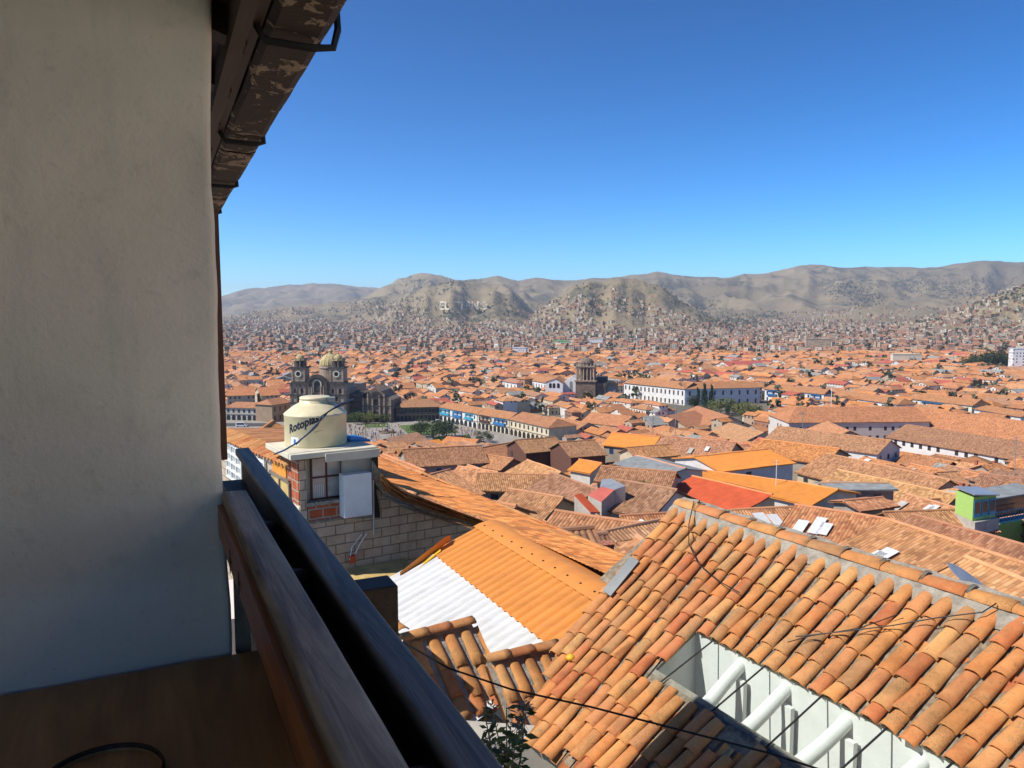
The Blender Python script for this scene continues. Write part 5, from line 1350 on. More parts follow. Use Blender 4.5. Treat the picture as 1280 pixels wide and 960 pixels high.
t=MB(); t.lathe(fm.p(xm(731),6.5,0),[(5.2,zm(458)),(5.2,zm(454.5)),(5.5,zm(454)),(5.1,zm(452)),(3.9,zm(449.5)),(1.8,zm(448)),(.9,zm(447.6)),(.9,zm(446)),(0,zm(444.8))],16); t.build('belfry_dome',M['stone'],bc)
t=MB(); fm.box(t,xm(744.5),xm(770),3,28,0,zm(479)); t.build('nave_wall',M['stone'],bc)
t=MB(); fm.box(t,xm(744),xm(757),8,26,zm(479),zm(473)); t.build('nave_roof_block',M['dstone'],bc)
t=MB(); fm.ring(t,xm(763),3.0,4.6,3,zm(484),0,math.pi,2.2,14); fm.box(t,xm(763)-4.6,xm(763)-3,.8,3,0,zm(484)); fm.box(t,xm(763)+3,xm(763)+4.6,.8,3,0,zm(484)); t.build('side_portal',M['dstone'],bc)
t=MB(); fm.arch(t,xm(763),2.9,2.6,0,zm(478.5)); t.build('side_portal_opening',M['greysheet'],bc)
wn_=thing('white_gabled_transept','bright white gabled church front joined between the white nave and stone belfry','church'); ROOTS.append(wn_)
t=MB(); P=[fm.p(xm(704),2,0),fm.p(xm(719),2,0),fm.p(xm(719),2,zm(474)),fm.p(xm(714),2,zm(471)),fm.p(xm(704),2,zm(478))]; t.face(P); t.face([p+fm.y*20 for p in P][::-1]); t.grid([P,[p+fm.y*20 for p in P]],close=True); t.build('wall',M['white'],wn_)
t=MB(); P=[fm.p(xm(682),-6,0),fm.p(xm(704),-6,0),fm.p(xm(704),-6,zm(479)),fm.p(xm(695),-6,zm(473)),fm.p(xm(682),-6,zm(478))]; t.face(P); t.face([p+fm.y*12 for p in P][::-1]); t.grid([P,[p+fm.y*12 for p in P]],close=True); t.build('low_gable',M['white'],wn_)
for px in (688.5,693,698.5):
    t=MB(); fm.arch(t,xm(px),.9,-6.1,zm(484.5),zm(478.5)); t.build('window',M['dark'],wn_)
t=MB(); fm.arch(t,xm(713),1.0,1.9,zm(490),zm(477)); t.build('window',M['greysheet'],wn_)
t=MB(); e0=fm.p(xm(683),-6.5,zm(477.5)+.3); slopegrid(t,fm.p(xm(695),-6.4,zm(472.6)),fm.p(xm(695),18,zm(472.6)),fm.p(xm(705),18,zm(478.6)),fm.p(xm(705),-6.4,zm(478.6)),OR,False); slopegrid(t,fm.p(xm(695),18,zm(472.6)),fm.p(xm(695),-6.4,zm(472.6)),fm.p(xm(681),-6.4,zm(477.6)),fm.p(xm(681),18,zm(477.6)),OR,False); t.build('roof',M['tmid'],wn_)
# ============================================================ plaza
def onzg(px,py,z=-59.95): return onz(px,py,z)
PZ=[(282,524),(340,524),(452,523),(492,524),(553,525),(700,556),(640,572),(430,572),(282,572)]
PW=[onzg(*p) for p in PZ]; mb=MB(); mb.face([p+Z*.04 for p in PW]); tag(mb.build('plaza_paving',M['paving']),kind='structure')
FOOT.append([(p.x,p.y) for p in [onz(x,y,-60) for x,y in ((775,503),(955,503),(955,526),(860,526),(790,512))]])
FOOT.append([(p.x,p.y) for p in [onzg(x,y) for x,y in ((255,520),(700,520),(700,560),(640,566),(560,563),(430,563),(255,560))]])
for pts in (((498,532),(553,528),(575,541),(512,544)),((455,530),(485,529),(488,534),(457,535)),((545,545),(598,549),(590,556),(540,552))):
    mb=MB(); mb.face([onzg(*p)+Z*.09 for p in pts]); tag(mb.build('lawn',M['grass']),kind='stuff' ,label='short green grass of the plaza lawn beds')
mb=MB(); mb.face([onzg(*p)+Z*.07 for p in ((282,533),(345,533),(345,529),(282,529))]); tag(mb.build('road',M['asphalt']),kind='structure')
# fountain
fo=thing('fountain','tiered dark green fountain at the centre of the crowded plaza','fountain'); ROOTS.append(fo); p=onzg(484,541)
mb=MB(); mb.lathe(p,[(4.2,0),(4.2,.7),(3.9,.75),(3.8,.4),(0,.4)],20); mb.build('basin',M['stone'],fo)
mb=MB(); mb.lathe(p,[(.6,.4),(.4,2),(1.8,2.3),(1.8,2.45),(.3,2.5),(.3,3.6),(1,3.8),(.2,3.9),(.25,5),(0,5.3)],14); mb.build('fountain_column',M['greysheet'],fo)
# vehicles
def vehicle(name,label,px,py,ang,L_,W_,H_,mat,van):
    r=thing(name,label,'van' if van else 'car'); ROOTS.append(r); o=onzg(px,py,-59.93); x=Vector((math.cos(ang),math.sin(ang),0)); y=Vector((-x.y,x.x,0))
    prof=[(0,.35),(L_,.35),(L_,1.0 if not van else 1.1),(L_*.86,1.15),(L_*.76,H_),(L_*.05,H_),(0,H_*.75)] if van else [(0,.35),(L_,.35),(L_,.8),(L_*.72,.95),(L_*.6,H_),(L_*.22,H_),(L_*.08,.98),(0,.95)]
    b=MB(); rows=[[o+x*(a-L_/2)+y*s*(W_/2*(.9 if z>1.2 else 1))+Z*z for a,z in prof] for s in (-1,1)]; b.grid(rows,close=True); b.face(rows[0]); b.face(rows[1][::-1]); b.build('body',mat,r)
    for s in (-1,1):
        g=MB(); z0,z1=(1.25,H_-.25) if van else (.98,H_-.08); g.face([o+x*(a-L_/2)+y*s*(W_/2*.96+.03)+Z*z for a,z in ((L_*.1,z0),(L_*(.8 if van else .68),z0),(L_*(.74 if van else .58),z1),(L_*(.1 if van else .24),z1))]); g.build('side_window',M['glassd'],r)
        for a in (.2,.8):
            g=MB(); c=o+x*(L_*a-L_/2)+y*s*(W_/2-.08)+Z*.36; rows=[[c+y*s*d+x*(math.cos(t*math.pi/6)*.36)+Z*(math.sin(t*math.pi/6)*.36) for t in range(12)] for d in (-.1,.1)]; g.grid(rows,close=True); g.face(rows[1]); g.build('wheel',M['black'],r)
vehicle('van','white van parked on the street across the plaza, left of the tank',302,533.5,R(5),6,2.1,2.5,M['car'],True)
vehicle('car','small white car on the paving near the plaza arcade, beside the lawn',548,527.5,R(10),4.2,1.7,1.45,M['car'],False)
vehicle('car','dark car parked in front of the carved chapel',478,528,R(0),4.2,1.7,1.45,M['ink'],False)
# people
def person_mesh(shirt,legs):
    m_=MB(); 
    def loft(prof,mi):
        rows=[[Vector((x+math.cos(k*math.pi/4)*rx,y+math.sin(k*math.pi/4)*ry,z)) for k in range(8)] for (x,y,z,rx,ry) in prof]; m_.grid(rows,close=True,mi=mi); m_.face(rows[-1],mi=mi); m_.face(rows[0][::-1],mi=mi)
    for s in (-1,1):
        loft([(s*.1,-.04,0,.05,.11),(s*.1,0,.08,.05,.06),(s*.1,0,.45,.06,.065),(s*.09,0,.88,.09,.1)],1)
        loft([(s*.24,.03,.72,.03,.03),(s*.25,0,1.05,.04,.04),(s*.2,0,1.42,.06,.06)],0); loft([(s*.24,0,.62,.025,.04),(s*.24,.02,.73,.03,.03)],2)
    loft([(0,0,.84,.17,.11),(0,0,1.05,.15,.10),(0,0,1.3,.19,.12),(0,0,1.45,.17,.09),(0,0,1.5,.06,.06)],0)
    loft([(0,0,1.49,.055,.055),(0,0,1.55,.06,.07),(0,-.01,1.62,.075,.09),(0,0,1.7,.075,.09),(0,0,1.75,.04,.05)],2)
    loft([(0,.02,1.64,.083,.095),(0,.015,1.72,.082,.095),(0,0,1.77,.04,.05)],3)
    o=m_.build('person',[shirt,legs,M['skin'],M['black']],smooth=True); me=o.data; bpy.data.objects.remove(o); return me
SH=[('white',M['car']),('blue',M['blue']),('red',M['redsheet']),('dark',M['ink']),('pink',M['pinksheet']),('yellow',M['yellow']),('grey',M['zinc'])]
PM=[(n,person_mesh(m,random.choice([M['ink'],M['black'],M['greysheet']]))) for n,m in SH]
random.seed(77)
for k in range(230):
    if k<150: px,py=rnd(431,505),rnd(533,552)
    elif k<200: px,py=rnd(545,600),rnd(535,549)
    else: px,py=rnd(560,625),rnd(531,545)
    n,me=random.choice(PM); o=bpy.data.objects.new('person',me); COL.objects.link(o); o.location=onzg(px,py,-59.9); o.rotation_euler.z=rnd(0,6.28); s=rnd(.92,1.05); o.scale=(s*1.1,s*1.1,s)
    tag(o,'tiny distant person in a %s top in the plaza crowd'%n,'person','people in %s tops crowding the plaza'%n)
# ============================================================ trees
def crown_mesh(seed,n,kind):
    random.seed(seed); m_=MB(); cl=[]
    if kind=='round':
        for k in range(14): a=rnd(0,6.28); r=rnd(.15,.62)**.8; cl.append((Vector((math.cos(a)*r,math.sin(a)*r,rnd(.28,.85))),rnd(.16,.30)))
    else:
        for k in range(16): z=.15+.8*k/15; r=.34*(1-z)+.05; a=rnd(0,6.28); cl.append((Vector((math.cos(a)*r,math.sin(a)*r,z)),r*.7+.04))
    for k in range(n):
        c,r=random.choice(cl); d=Vector((rnd(-1,1),rnd(-1,1),rnd(-1,1)))
        if d.length>1: d.normalize()
        p=c+d*r; u=Vector((rnd(-1,1),rnd(-1,1),rnd(-1,1))).normalized(); v=u.cross(Vector((rnd(-1,1),rnd(-1,1),rnd(-1,1)))).normalized(); s=rnd(.015,.035)
        m_.face([p-u*s,p+v*s,p+u*s,p-v*s])
    o=m_.build('crown',M['leaf']); me=o.data; bpy.data.objects.remove(o); return me
def trunk_mesh():
    m_=MB(); m_.tube([(0,0,0),(.01,0,.3),(0,.01,.6)],.035,7,r2=.012)
    for k in range(5):
        a=k*1.26; m_.tube([(0,0,.28+.05*k),(math.cos(a)*.2,math.sin(a)*.2,.5+.05*k)],.014,5,r2=.004)
    o=m_.build('trunk',M['bark']); me=o.data; bpy.data.objects.remove(o); return me
CR={k:[crown_mesh(s,2600,k) for s in (1,2,3)] for k in ('round','cone')}; TM=trunk_mesh()
CRM={}
def tree(p,h,w,kind,mat,label,name='broadleaf_tree',group=None):
    r=thing(name,label,'tree',group=group); r.location=p
    key=(kind,mat.name,random.randrange(3))
    if key not in CRM: me=CR[kind][key[2]].copy(); me.materials.clear(); me.materials.append(mat); CRM[key]=me
    c=bpy.data.objects.new('crown',CRM[key]); t=bpy.data.objects.new('trunk',TM)
    for o in (c,t): COL.objects.link(o); o.parent=r
    c.scale=(w,w,h); t.scale=(w*.9,w*.9,h); c.rotation_euler.z=rnd(0,6.28); return r
def gtree(px,pbase,ptop,wpx,kind,mat,label,z=-60,name='broadleaf_tree'):
    p=onz(px,pbase,z); h=(pbase-ptop)/F*p.y; tree(p,h*1.05,wpx/F*p.y,kind,mat,label,name)
random.seed(5)
gtree(541,548,524,36,'round',M['leafd'],'broad dark tree in the plaza garden left of the arcades'); gtree(525,546,528,20,'round',M['leaf'],'smaller green tree at the left side of the broad dark plaza tree')
gtree(558,547,528,18,'round',M['leafd'],'small dark tree touching the right side of the broad plaza tree')
gtree(463,529,515,18,'round',M['leafy'],'olive green tree in front of the carved chapel'); gtree(447,530,514,15,'round',M['leaf'],'green tree left of the carved chapel portal, near the tank'); gtree(482,528,517,12,'round',M['leaf'],'small tree at the right side of the carved chapel')
gtree(604,553,540,16,'round',M['leafd'],'dark bushy tree at the foot of the middle arcaded house')
gtree(585,552,543,10,'round',M['leaf'],'little green tree on the plaza edge before the arcades')
for i,(px,b,t,w,kd,mt,lb) in enumerate(((872,512,486,10,'cone',M['leafd'],'dark conifer at the left of the convent garden'),(880,514,481,11,'cone',M['leafd'],'tallest dark conifer of the convent garden'),(889,514,483,10,'cone',M['leafd'],'dark conifer just right of the tallest one in the convent garden'),(866,512,494,10,'round',M['leafd'],'low dark tree leaning on the convent wall end'),(901,518,497,22,'round',M['leafy'],'rounded yellow green tree in the convent garden'),(915,520,503,16,'round',M['leafd'],'dark low tree between two yellow green ones'),(929,524,503,24,'round',M['leafy'],'second yellow green tree at the right end of the convent garden'),(945,521,508,12,'round',M['leaf'],'small green tree at the far right of the convent garden'))):
    gtree(px,b,t,w,kd,mt,lb,name='conifer_tree' if kd=='cone' else 'broadleaf_tree')
for i,px in enumerate(range(966,1012,6)): gtree(px,511,500+rnd(-1,2),5,'cone',M['leafd'],'small dark conifer %s before the long white house with blue shutters'%['first from the left','second from the left','third from the left','fourth from the left','fourth from the right','third from the right','second from the right','first from the right'][i],z=-60,name='conifer_tree')
for i,(px,t,w) in enumerate(((1205,452,14),(1216,446,18),(1230,440,22),(1243,438,20),(1256,441,18),(1268,444,22),(1284,448,20),(1222,451,14),(1250,449,18))):
    gtree(px,463-(t>447)*1,t,w,'round',M['leafd'],['leftmost low dark tree of the park on the far right','second dark tree from the left in the far right park','tall dark tree left of centre in the far right park','tallest dark tree of the far right park','dark tree right of the tallest in the far right park','broad dark tree below the white house at far right','dark tree cut by the right picture edge','low dark bushy tree in front of the left park trees','low dark bushy tree in front of the tallest park tree'][i],z=-60)
gtree(300,494,489,12,'round',M['leaf'],'small green tree among roofs at far left')
# vegetation tufts on near roofs
for (px,py,s,lb) in ((732,683,.5,'dry yellow grass tuft growing on rough tiles left of the large roof verge'),(805,604,1.2,'green shrub growing on a roof before the pale rendered house')):
    p=onY(px,py,27 if s<1 else 75); m_=MB()
    for k in range(160):
        a=rnd(0,6.28); d=Vector((math.cos(a)*rnd(.1,.8),math.sin(a)*rnd(.1,.8),rnd(.4,1.0)))*s*rnd(.4,1.1); u=Vector((rnd(-1,1),rnd(-1,1),0))*.04*s; c=p+Vector((rnd(-.3,.3),rnd(-.3,.3),-.4))*s; m_.face([c-u,c+u,c+d])
    tag(m_.build('roof_weeds',M['leafy'] if s<1 else M['leaf']),lb,'weeds')
# ============================================================ filler city
random.seed(101)
def inside_foot(x,y):
    for f in FOOT:
        if inpoly(x,y,f): return True
    return False
BB=[(min(p[0] for p in f),min(p[1] for p in f),max(p[0] for p in f),max(p[1] for p in f)) for f in FOOT]
def blocked(s0,s1,t0,t1):
    pts=[W(lerp(s0,s1,a),lerp(t0,t1,b)) for a in (.05,.5,.95) for b in (.05,.5,.95)]
    for f,bb in zip(FOOT,BB):
        for p in pts:
            if bb[0]<=p.x<=bb[2] and bb[1]<=p.y<=bb[3] and inpoly(p.x,p.y,f): return True
    lo=(s0,t0,s1,t1)
    for f in FOOT:
        for p in f:
            v=Vector((p[0],p[1],0)); s=v.dot(D); t=v.dot(N)
            if s0<s<s1 and t0<t<t1: return True
    return False
LOTS=[]
def bsp(s0,s1,t0,t1,lvl):
    c=W((s0+s1)/2,(t0+t1)/2); r=max(s1-s0,t1-t0)
    if c.y<-r or c.y>1150+r: return
    # view wedge test with margin
    if c.y>r:
        u=c.x/c.y; mg=r/c.y*.8
        if u<-.42-mg or u>.74+mg: return
    y=max(20,c.y); mx_=interp([(20,8),(60,10),(150,12.5),(400,19),(1100,27)],y)
    ds,dt=s1-s0,t1-t0
    if ds>mx_ or dt>mx_*.72:
        street=(3.5 if y<400 else 7) if 60<max(ds,dt)<110 else 0
        f=rnd(.36,.64)
        if ds/mx_>dt/(mx_*.72): m=lerp(s0,s1,f); bsp(s0,m-street/2,t0,t1,lvl+1); bsp(m+street/2,s1,t0,t1,lvl+1)
        else: m=lerp(t0,t1,f); bsp(s0,s1,t0,m-street/2,lvl+1); bsp(s0,s1,m+street/2,t1,lvl+1)
        return
    if c.y<27: return
    if blocked(s0,s1,t0,t1):
        if max(ds,dt)>6.5 and c.y<600:
            if ds>dt: m=(s0+s1)/2; bsp2(s0,m,t0,t1); bsp2(m,s1,t0,t1)
            else: m=(t0+t1)/2; bsp2(s0,s1,t0,m); bsp2(s0,s1,m,t1)
        return
    LOTS.append((s0,s1,t0,t1))
def bsp2(s0,s1,t0,t1):
    if not blocked(s0,s1,t0,t1): LOTS.append((s0,s1,t0,t1))
bsp(10,1200,-420,1150,0)
print('LOTS',len(LOTS))
cand=[]
for (s0,s1,t0,t1) in LOTS:
    c=W((s0+s1)/2,(t0+t1)/2); y=c.y
    if y<27 or y>1150: continue
    g=G(y); ds,dt=s1-s0,t1-t0; along=(ds>=dt) if random.random()<.8 else (ds<dt)
    h=rnd(5.2,7.6) if y<385 else rnd(5.0,10.5)
    if y<385 : h=rnd(5.0,7.2) if y<290 else rnd(4.3,6.2)
    tan=rnd(.36,.5); rot=noise.noise(Vector((c.x*.012,c.y*.012,2)))*R(22)
    hl=(ds if along else dt)/2-.1; hw=(dt if along else ds)/2-.1
    ax=D if along else N
    ax=Matrix.Rotation(rot,3,'Z')@ax
    zr=g+h; p1=c-ax*hl; p2=c+ax*hl; p1.z=p2.z=zr
    if tan*hw>h-2.2: tan=(h-2.2)/hw
    px,py=proj(Vector((c.x,c.y,zr)))
    if px<262 or px>1300: 
        if y>200 or px<200 or px>1400: continue
    sc=(hl*hw)**.5/y
    rn=noise.noise(Vector((c.x*.01,c.y*.01,8)))
    if y<130: ri=random.choice([1,2,2,3,4,6,7,0])
    elif y<300: ri=random.choice([0,0,1,2,2,4,4,5,6,3])
    else: ri=random.choice([0,0,0,1,4,4,5,6,1])
    wi=random.choice([0,1,2,3,1,4,2,6,1,4]) if y<400 else random.choice([0,0,0,3,3,5,1,2])
    cand.append([sc,p1,p2,hw,tan,g-1.0,ri,wi,y,px,py,random.random()])
cand.sort(key=lambda c:-c[0])
vis=[c for c in cand if 285<c[9]<1275]; nind=300-len(HOUSES)-8
pick=set(id(c) for c in vis[:nind])
rmb=MB(); wmb=MB(); fmb=MB()
for c in cand:
    sc,p1,p2,hw,tan,wz,ri,wi,y,px,py,rr_=c
    v=rnd(.85,1.12); rc=tuple(x*v for x in TILEC[ri]); wc=WALLC[wi]
    if y>500: rc=tuple(x*1.05 for x in rc)
    if id(c) in pick:
        near=2 if y<110 else (1 if y<150 else 0)
        hip=(0,0)
        Lh=(p2-p1).length
        if rr_>.8 and Lh>hw*2.2: hip=(hw*.9,hw*.9)
        rm=None; nm=TILEN[ri]
        if rr_<.018: rm=M['greysheet']; nm='grey sheet'
        elif rr_<.05: rm=M['pinksheet']; nm='faded red sheet'
        elif rr_<.11: rm=M['orangesheet']; nm='plain orange sheet'
        o=mkhouse(p1,p2,hw,hw,tan,wz,rc,wc,near,hip,'tiled_house' if not rm else 'sheet_roofed_house',roofmat=rm,skyl=(random.choice([0,0,1,2,3]) if y<160 else 0),foot=False)
        if y<260 and random.random()<.16:
            g_=MB(); e=(p2-p1).normalized(); u=rnd(.2,.8); b=p1.lerp(p2,u); g_.box(b-Z*.6+e*.1,e*.55,Vector((-e.y,e.x,0))*.45,Z*1.35); g_.box(b+Z*.75+e*.05,e*.65,Vector((-e.y,e.x,0))*.5,Z*.1); g_.build('chimney',random.choice([M['conc'],M['redbrick']]),o)
        HOUSES.append([o,px,py,nm,WALLN[wi],hw*Lh,None])
    else:
        if rr_<.03: rc=(.32,.32,.31)
        elif rr_<.08: rc=(.5,.13,.09)
        hip=(hw*.9,hw*.9) if rr_>.75 and (p2-p1).length>hw*2.2 else (0,0)
        mkhouse(p1,p2,hw,hw,tan,wz,rc,wc,0,hip,mbpair=(rmb,wmb),foot=False)
# far boxes: valley floor beyond and up the slopes
random.seed(202)
BC=[(.46,.26,.16),(.42,.22,.13),(.55,.44,.31),(.66,.60,.48),(.50,.36,.24),(.36,.20,.13),(.60,.52,.4),(.40,.34,.27),(.62,.5,.34),(.52,.40,.28)]
def farbox(x,y,z,sx,sy,h,ang,rt):
    ex_=Vector((math.cos(ang),math.sin(ang),0)); ey_=Vector((-ex_.y,ex_.x,0)); o=Vector((x,y,z-3)); col=random.choice(BC); v=rnd(.8,1.15); col=tuple(min(.8,c*v) for c in col)
    wmf.box(o-ex_*sx/2-ey_*sy/2,ex_*sx,ey_*sy,Z*(h+3),col=col)
    if rt<.45:
        rc=random.choice([(.46,.21,.11),(.42,.2,.11),(.5,.24,.13),(.4,.22,.14)])
        t=Vector((x,y,z+h)); a=t-ex_*(sx/2+.3); b=t+ex_*(sx/2+.3); hh=sy*.22
        for sg in (1,-1): fmb.face([a+Z*hh,b+Z*hh,b+ey_*sg*(sy/2+.3),a+ey_*sg*(sy/2+.3)][::sg],col=rc)
    else:
        c2=random.choice([(.45,.42,.38),(.5,.3,.2),(.4,.38,.35),(.55,.53,.5)]); t=o+Z*(h+3.05); fmb.face([t-ex_*sx/2-ey_*sy/2,t+ex_*sx/2-ey_*sy/2,t+ex_*sx/2+ey_*sy/2,t-ex_*sx/2+ey_*sy/2],col=c2)
wmf=MB(); TRP=[]
n=0
for k in range(60000):
    y=1130*(4600/1130)**(random.random()**.8); px=rnd(255,1300); x=(px-640)/F*y; z=HZ(x,y); top=z-G(y)
    side=interp([(255,105),(500,120),(600,95),(660,70),(760,105),(840,60),(880,25),(950,25),(1000,60),(1150,120),(1300,190)],px)
    lim=side*(1+.9*noise.noise(Vector((x*.0016,y*.0016,4))))
    if y<2000: lim+=60
    cl=noise.noise(Vector((x*.004,y*.004,9)))
    if top>lim or (cl<-.28 and top>8): 
        if top<lim*2.6 and random.random()<.025 and len(TRP)<2600: TRP.append((x,y,z,rnd(5,11)))
        continue
    if 536<px<620 and y>2600 and proj(Vector((x,y,z+8)))[1]<394: continue
    if random.random()<.06: TRP.append((x,y,z,rnd(7,14))); continue
    if random.random()>interp([(1130,.75),(2000,.6),(4600,.34)],y)*(1-.45*min(1,top/max(lim,1))): continue
    s=rnd(6,11)*(1.5 if random.random()<.08 else 1); h=rnd(3,7) if random.random()<.93 else rnd(8,15)
    farbox(x,y,z,s,rnd(5,10),h,R(random.choice([-25,65,-20,10]))+rnd(-.3,.3),random.random()+ (.0 if y<1700 else .25)); n+=1
    if n>24000: break
print('FAR',n,'TREES',len(TRP))
b0=len(rmb.v)
ds_=thing('distant_town','dense mass of distant tiled and flat roofed houses filling the valley to the hills','houses'); ds_['kind']='stuff'
rmb.build('tiled_roofs',M['tmid'],ds_)['kind']='stuff'; wmb.build('walls',M['wwin'],ds_)['kind']='stuff'
wmf.build('hillside_walls',M['wfar'],ds_)['kind']='stuff'; fmb.build('hillside_roofs',M['wall'],ds_)['kind']='stuff'
tmb=MB()
random.seed(9)
for (x,y,z,h) in TRP:
    w=h*rnd(.3,.5)
    for q in range(16):
        c=Vector((x+rnd(-w,w)*.6,y+rnd(-w,w)*.6,z+h*rnd(.15,.95))); u=Vector((rnd(-1,1),rnd(-1,1),rnd(-1,1))).normalized(); v=u.cross(Vector((rnd(-1,1),rnd(-1,1),rnd(-1,1)))).normalized(); s=w*rnd(.3,.5); tmb.face([c-u*s,c+v*s,c+u*s,c-v*s])
# trees between the tiled houses and forest patches on slopes
for k in range(700):
    y=rnd(430,1130); px=rnd(280,1280); x=(px-640)/F*y
    if inside_foot(x,y) or random.random()>.5: continue
    h=rnd(8,13); w=h*.35
    for q in range(22):
        c=Vector((x+rnd(-w,w)*.7,y+rnd(-w,w)*.7,-60+h*rnd(.2,1))); u=Vector((rnd(-1,1),rnd(-1,1),rnd(-1,1))).normalized(); v=u.cross(Vector((rnd(-1,1),rnd(-1,1),rnd(-1,1)))).normalized(); s=w*rnd(.3,.5); tmb.face([c-u*s,c+v*s,c+u*s,c-v*s])
for (cx_,cy_,rx,ry,cnt) in ((522,352,7,3,60),(515,362,12,4,120),(300,398,18,4,60),(470,383,25,7,160),(570,394,50,5,120),(520,392,20,10,120),(1062,362,26,10,500),(1085,376,20,8,300),(1150,350,45,8,300),(865,378,14,4,140),(880,384,12,4,120),(905,398,30,8,200),(850,355,25,4,120),(955,396,18,5,150),(1180,362,60,12,400),(1240,366,40,14,400),(740,380,40,14,60),(920,405,30,6,160),(560,357,25,6,150),(640,385,25,10,120)):
    for k in range(cnt):
        px=random.gauss(cx_,rx*.6); py=random.gauss(cy_,ry*.6); p=march(px,py) if k%4==0 else None
        if 540<px<616 and 372<py<391: p=None; lastp=None; continue
        if p is None:
            if k%4==0 or k<1: continue
            if not lastp: continue
            p=lastp+Vector((rnd(-60,60),rnd(-60,60),0)); p.z=HZ(p.x,p.y)
        else: lastp=p.copy()
        h=rnd(6,12); w=h*.45
        for q in range(7):
            c=Vector((p.x+rnd(-w,w)*.7,p.y+rnd(-w,w)*.7,p.z+h*rnd(.1,.9))); u=Vector((rnd(-1,1),rnd(-1,1),rnd(-1,1))).normalized(); v=u.cross(Vector((rnd(-1,1),rnd(-1,1),rnd(-1,1)))).normalized(); s=w*rnd(.4,.7); tmb.face([c-u*s,c+v*s,c+u*s,c-v*s])
o=tmb.build('distant_trees',M['leaff']); tag(o,'scattered distant trees between the houses and on the hill slopes','trees',kind='stuff')
# distant landmark buildings
def slabb(name,label,px,py0,py1,wpx,Y,col,mat=None,flo=None):
    r=thing(name,label,'building'); ROOTS.append(r); a=onY(px,py1,Y); wd=wpx/F*Y; zt_=onY(px,py0,Y).z; zb_=HZ(a.x,a.y)-2; m_=MB(); m_.box(Vector((a.x-wd/2,a.y,zb_)),Vector((wd,-wd*.12,0)),Vector((3,12,0)),Z*(zt_-zb_),col=col); m_.build('wall',mat or M['wfar'],r)
    m_=MB(); m_.box(Vector((a.x-wd/2-.4,a.y-.4,zt_+.02)),Vector((wd+.8,-wd*.12,0)),Vector((3,12.8,0)),Z*.6,col=tuple(c*.9 for c in col)); m_.build('roof',M['wall'],r)
slabb('white_block','white multi storey block standing out in the town below the middle hill',649,435,446,17,1150,(.8,.8,.8))
slabb('white_block','wide low white hall below the pyramid shaped hill',744,424,431,18,1500,(.8,.78,.72),M['wall'])
slabb('green_hall','pale green roofed hall between the middle hill and the pyramid hill',702,426,433,22,1450,(.25,.55,.25),M['wall'])
slabb('white_block','pale cream hall right of centre in the right hand town',1133,443,452,34,900,(.72,.66,.5),M['wall'])
slabb('white_block','white block at the right picture edge beside the dark park trees',1274,436,452,16,800,(.8,.78,.75))
slabb('church_block','tan twin towered church far off below the right hand hills',1022,424,438,30,1300,(.5,.38,.25))
# bright red sheet roofs
hand(903,452,962,450,458,5,0,Y=840,near=0,roofmat=M['pinksheet'],name='red_roofed_hall',label='long hall with faded red roof standing out in the far town on the right')
hand(899,446,926,447,450,5,0,Y=960,near=0,roofmat=M['redsheet'],name='red_roofed_hall',label='smaller bright red roof just behind the long faded red one')
# masts
for (px,y0,y1,Y,lb) in ((1038.5,520,482,300,'thin lamp like mast before the white street houses'),(1003,531,515,235,'short thin mast on the broad orange roof'),(844,545,503,190,'thin tall mast left of the convent garden'),(816,540,522,200,'short grey mast among central roofs'),(1268,590,545,125,'tall thin mast at the right picture edge'),(918,590,570,120,'thin mast on the terrace house'),(970,607,575,100,'white pole beside the terrace house'),(1192,445,425,700,'distant mast above the right hand town')):
    r=thing('antenna_mast',lb,'mast'); ROOTS.append(r); a=onY(px,y0,Y); b=onY(px,y1,Y); rad=max(.03,Y*.00045); a.z-=2.5; m_=MB(); m_.tube([a,Vector((a.x,a.y,b.z))],rad,6); m_.build('pole',M['greysheet'] if 'white' not in lb else M['white'],r)
    m_=MB(); t=Vector((a.x,a.y,b.z-.3)); m_.tube([t-Vector((rad*12,0,0)),t+Vector((rad*12,0,0))],rad*.6,5); m_.tube([t-Vector((rad*8,0,.4)),t+Vector((rad*8,0,-.4))],rad*.6,5); m_.build('crossbar',M['greysheet'],r)
# pale blue canopy and dish near right, white sheets
dd=thing('round_skylight_lid','oval pale blue tilted panel on the tiles at lower right','panel'); ROOTS.append(dd); p=onY(1215,728,30)
m_=MB(); m_.lathe((0,0,0),[(0,.02),(.45,.02),(.5,0),(.45,-.03),(0,-.03)],20,sx=1,sy=2.2); oo=m_.build('panel_disc',M['zinc'],dd)
Mx=Matrix.Translation(p)@Matrix.Rotation(R(35),4,'Z')@Matrix.Rotation(R(30),4,'X')
oo.data.transform(Mx)
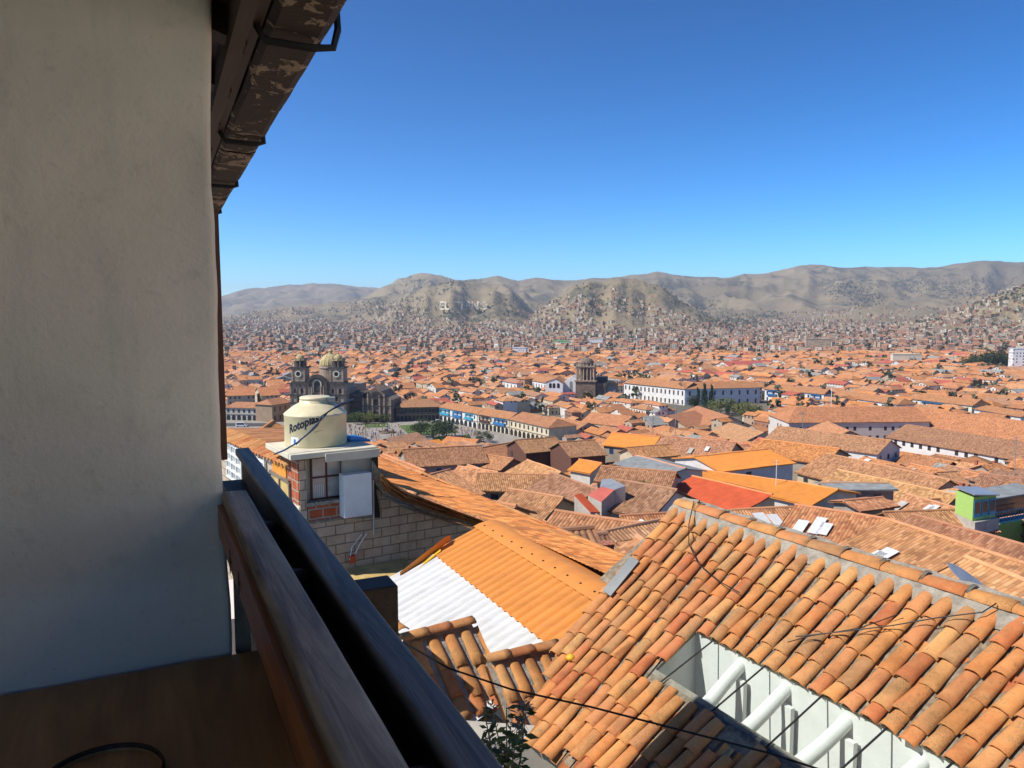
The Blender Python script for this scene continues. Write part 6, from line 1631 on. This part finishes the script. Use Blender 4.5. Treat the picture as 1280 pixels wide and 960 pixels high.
# ============================================================ labels
LM=[('cream water tank',395,540),('twin towered church',397,485),('plaza',500,540),('stone belfry',731,470),('long white convent',820,492),('bright red sheet roof',905,608),('patched red and blue roof',760,618),('lime green house',1235,630),('ribbed orange roof',640,700),('long brown hall',1200,558),('skylit ochre roof',1170,690),('dark park trees',1240,450),('broad orange roof',1055,518),('dark brick wall',690,572),('arcaded row',620,525),('convent garden trees',900,505),('vivid orange roof',795,550)]
ORD=['','second ','third ','fourth ','fifth ','sixth ','seventh ','eighth ','ninth ','tenth ','eleventh ','twelfth ']
from collections import defaultdict
grp=defaultdict(list)
for h in HOUSES:
    o,px,py,rn_,wn_2,sz,lab=h
    if lab: continue
    dd_,nm,lx,ly=min(((math.hypot(px-x,(py-y)*1.6),n_,x,y) for n_,x,y in LM))
    dx,dy=px-lx,(py-ly)*1.6; an=math.degrees(math.atan2(-dy,dx))%360
    dr_=['right of','up and right of','above','up and left of','left of','down and left of','below','down and right of'][int((an+22.5)//45)%8]
    grp[(rn_,wn_2,dr_,nm)].append((dd_,o))
for (rn_,wn_2,dr_,nm),lst in grp.items():
    lst.sort(key=lambda a:a[0])
    for i,(d_,o) in enumerate(lst):
        pre=(ORD[i] if i<len(ORD) else 'far %d '%i)
        near_='nearest ' if (i==0 and len(lst)>1) else pre
        rn2=rn_.replace('plain orange sheet','orange sheet')
        o['label']=('%s%s roofed house, %s walled, %s the %s'%(near_,rn2,wn_2,dr_,nm)).strip()
for h in HOUSES: h[0]['group']='houses of the old town'
for r in ROOTS: settle(r)
# ============================================================ haze, world, sun, camera
hm=bpy.data.materials.new('valley_haze'); hm.use_nodes=True; nt=hm.node_tree; nt.nodes.clear()
out=nt.nodes.new('ShaderNodeOutputMaterial'); pv=nt.nodes.new('ShaderNodeVolumePrincipled'); pv.inputs['Color'].default_value=(.86,.92,1,1); pv.inputs['Density'].default_value=HAZE if 'HAZE' in globals() else 8.5e-5; pv.inputs['Anisotropy'].default_value=.3
nt.links.new(pv.outputs[0],out.inputs['Volume'])
hb=MB(); hb.box((-14500,-400,-420),Vector((31000,0,0)),Vector((0,14600,0)),Z*985); tag(hb.build('haze',hm),kind='stuff')
w=bpy.data.worlds.new('World'); scene.world=w; w.use_nodes=True; nt=w.node_tree
bg=nt.nodes['Background']; sk=nt.nodes.new('ShaderNodeTexSky'); sk.sky_type='NISHITA'; sk.sun_disc=False
sk.sun_elevation=SUN_E; sk.sun_rotation=math.atan2(SUN.x,SUN.y); sk.altitude=3400; sk.air_density=1.0; sk.dust_density=.6; sk.ozone_density=3.0
hs=nt.nodes.new('ShaderNodeHueSaturation'); hs.inputs['Saturation'].default_value=1.28; hs.inputs['Hue'].default_value=.487; nt.links.new(sk.outputs[0],hs.inputs['Color'])
def vm(op,a,b):
    n=nt.nodes.new('ShaderNodeVectorMath'); n.operation=op; nt.links.new(a,n.inputs[0]); n.inputs[1 if op!='SCALE' else 3].default_value=b; return n.outputs[0]
ga=nt.nodes.new('ShaderNodeGamma'); ga.inputs[1].default_value=1.55
nt.links.new(vm('SCALE',hs.outputs[0],.13),ga.inputs[0]); nt.links.new(vm('SCALE',ga.outputs[0],1.55/.13),bg.inputs[0]); bg.inputs[1].default_value=.13
sl=bpy.data.lights.new('sun','SUN'); sl.energy=5.0; sl.angle=R(.5); sl.color=(1,.94,.85); so=bpy.data.objects.new('sun',sl); COL.objects.link(so); so.rotation_euler=SUN.to_track_quat('Z','Y').to_euler()
cam=bpy.data.cameras.new('camera'); cam.sensor_width=36; cam.lens=36*F/1280; cam.clip_start=.05; cam.clip_end=40000; co=bpy.data.objects.new('camera',cam); COL.objects.link(co); co.rotation_euler=(math.pi/2-PITCH,0,0); scene.camera=co
scene.render.engine='CYCLES'; scene.render.resolution_x=1024; scene.render.resolution_y=768
vs=scene.view_settings; vs.view_transform='Standard'; vs.look='None'; vs.exposure=.32; vs.gamma=1
scene.cycles.max_bounces=6; scene.cycles.diffuse_bounces=3; scene.cycles.transparent_max_bounces=8; scene.cycles.volume_bounces=0
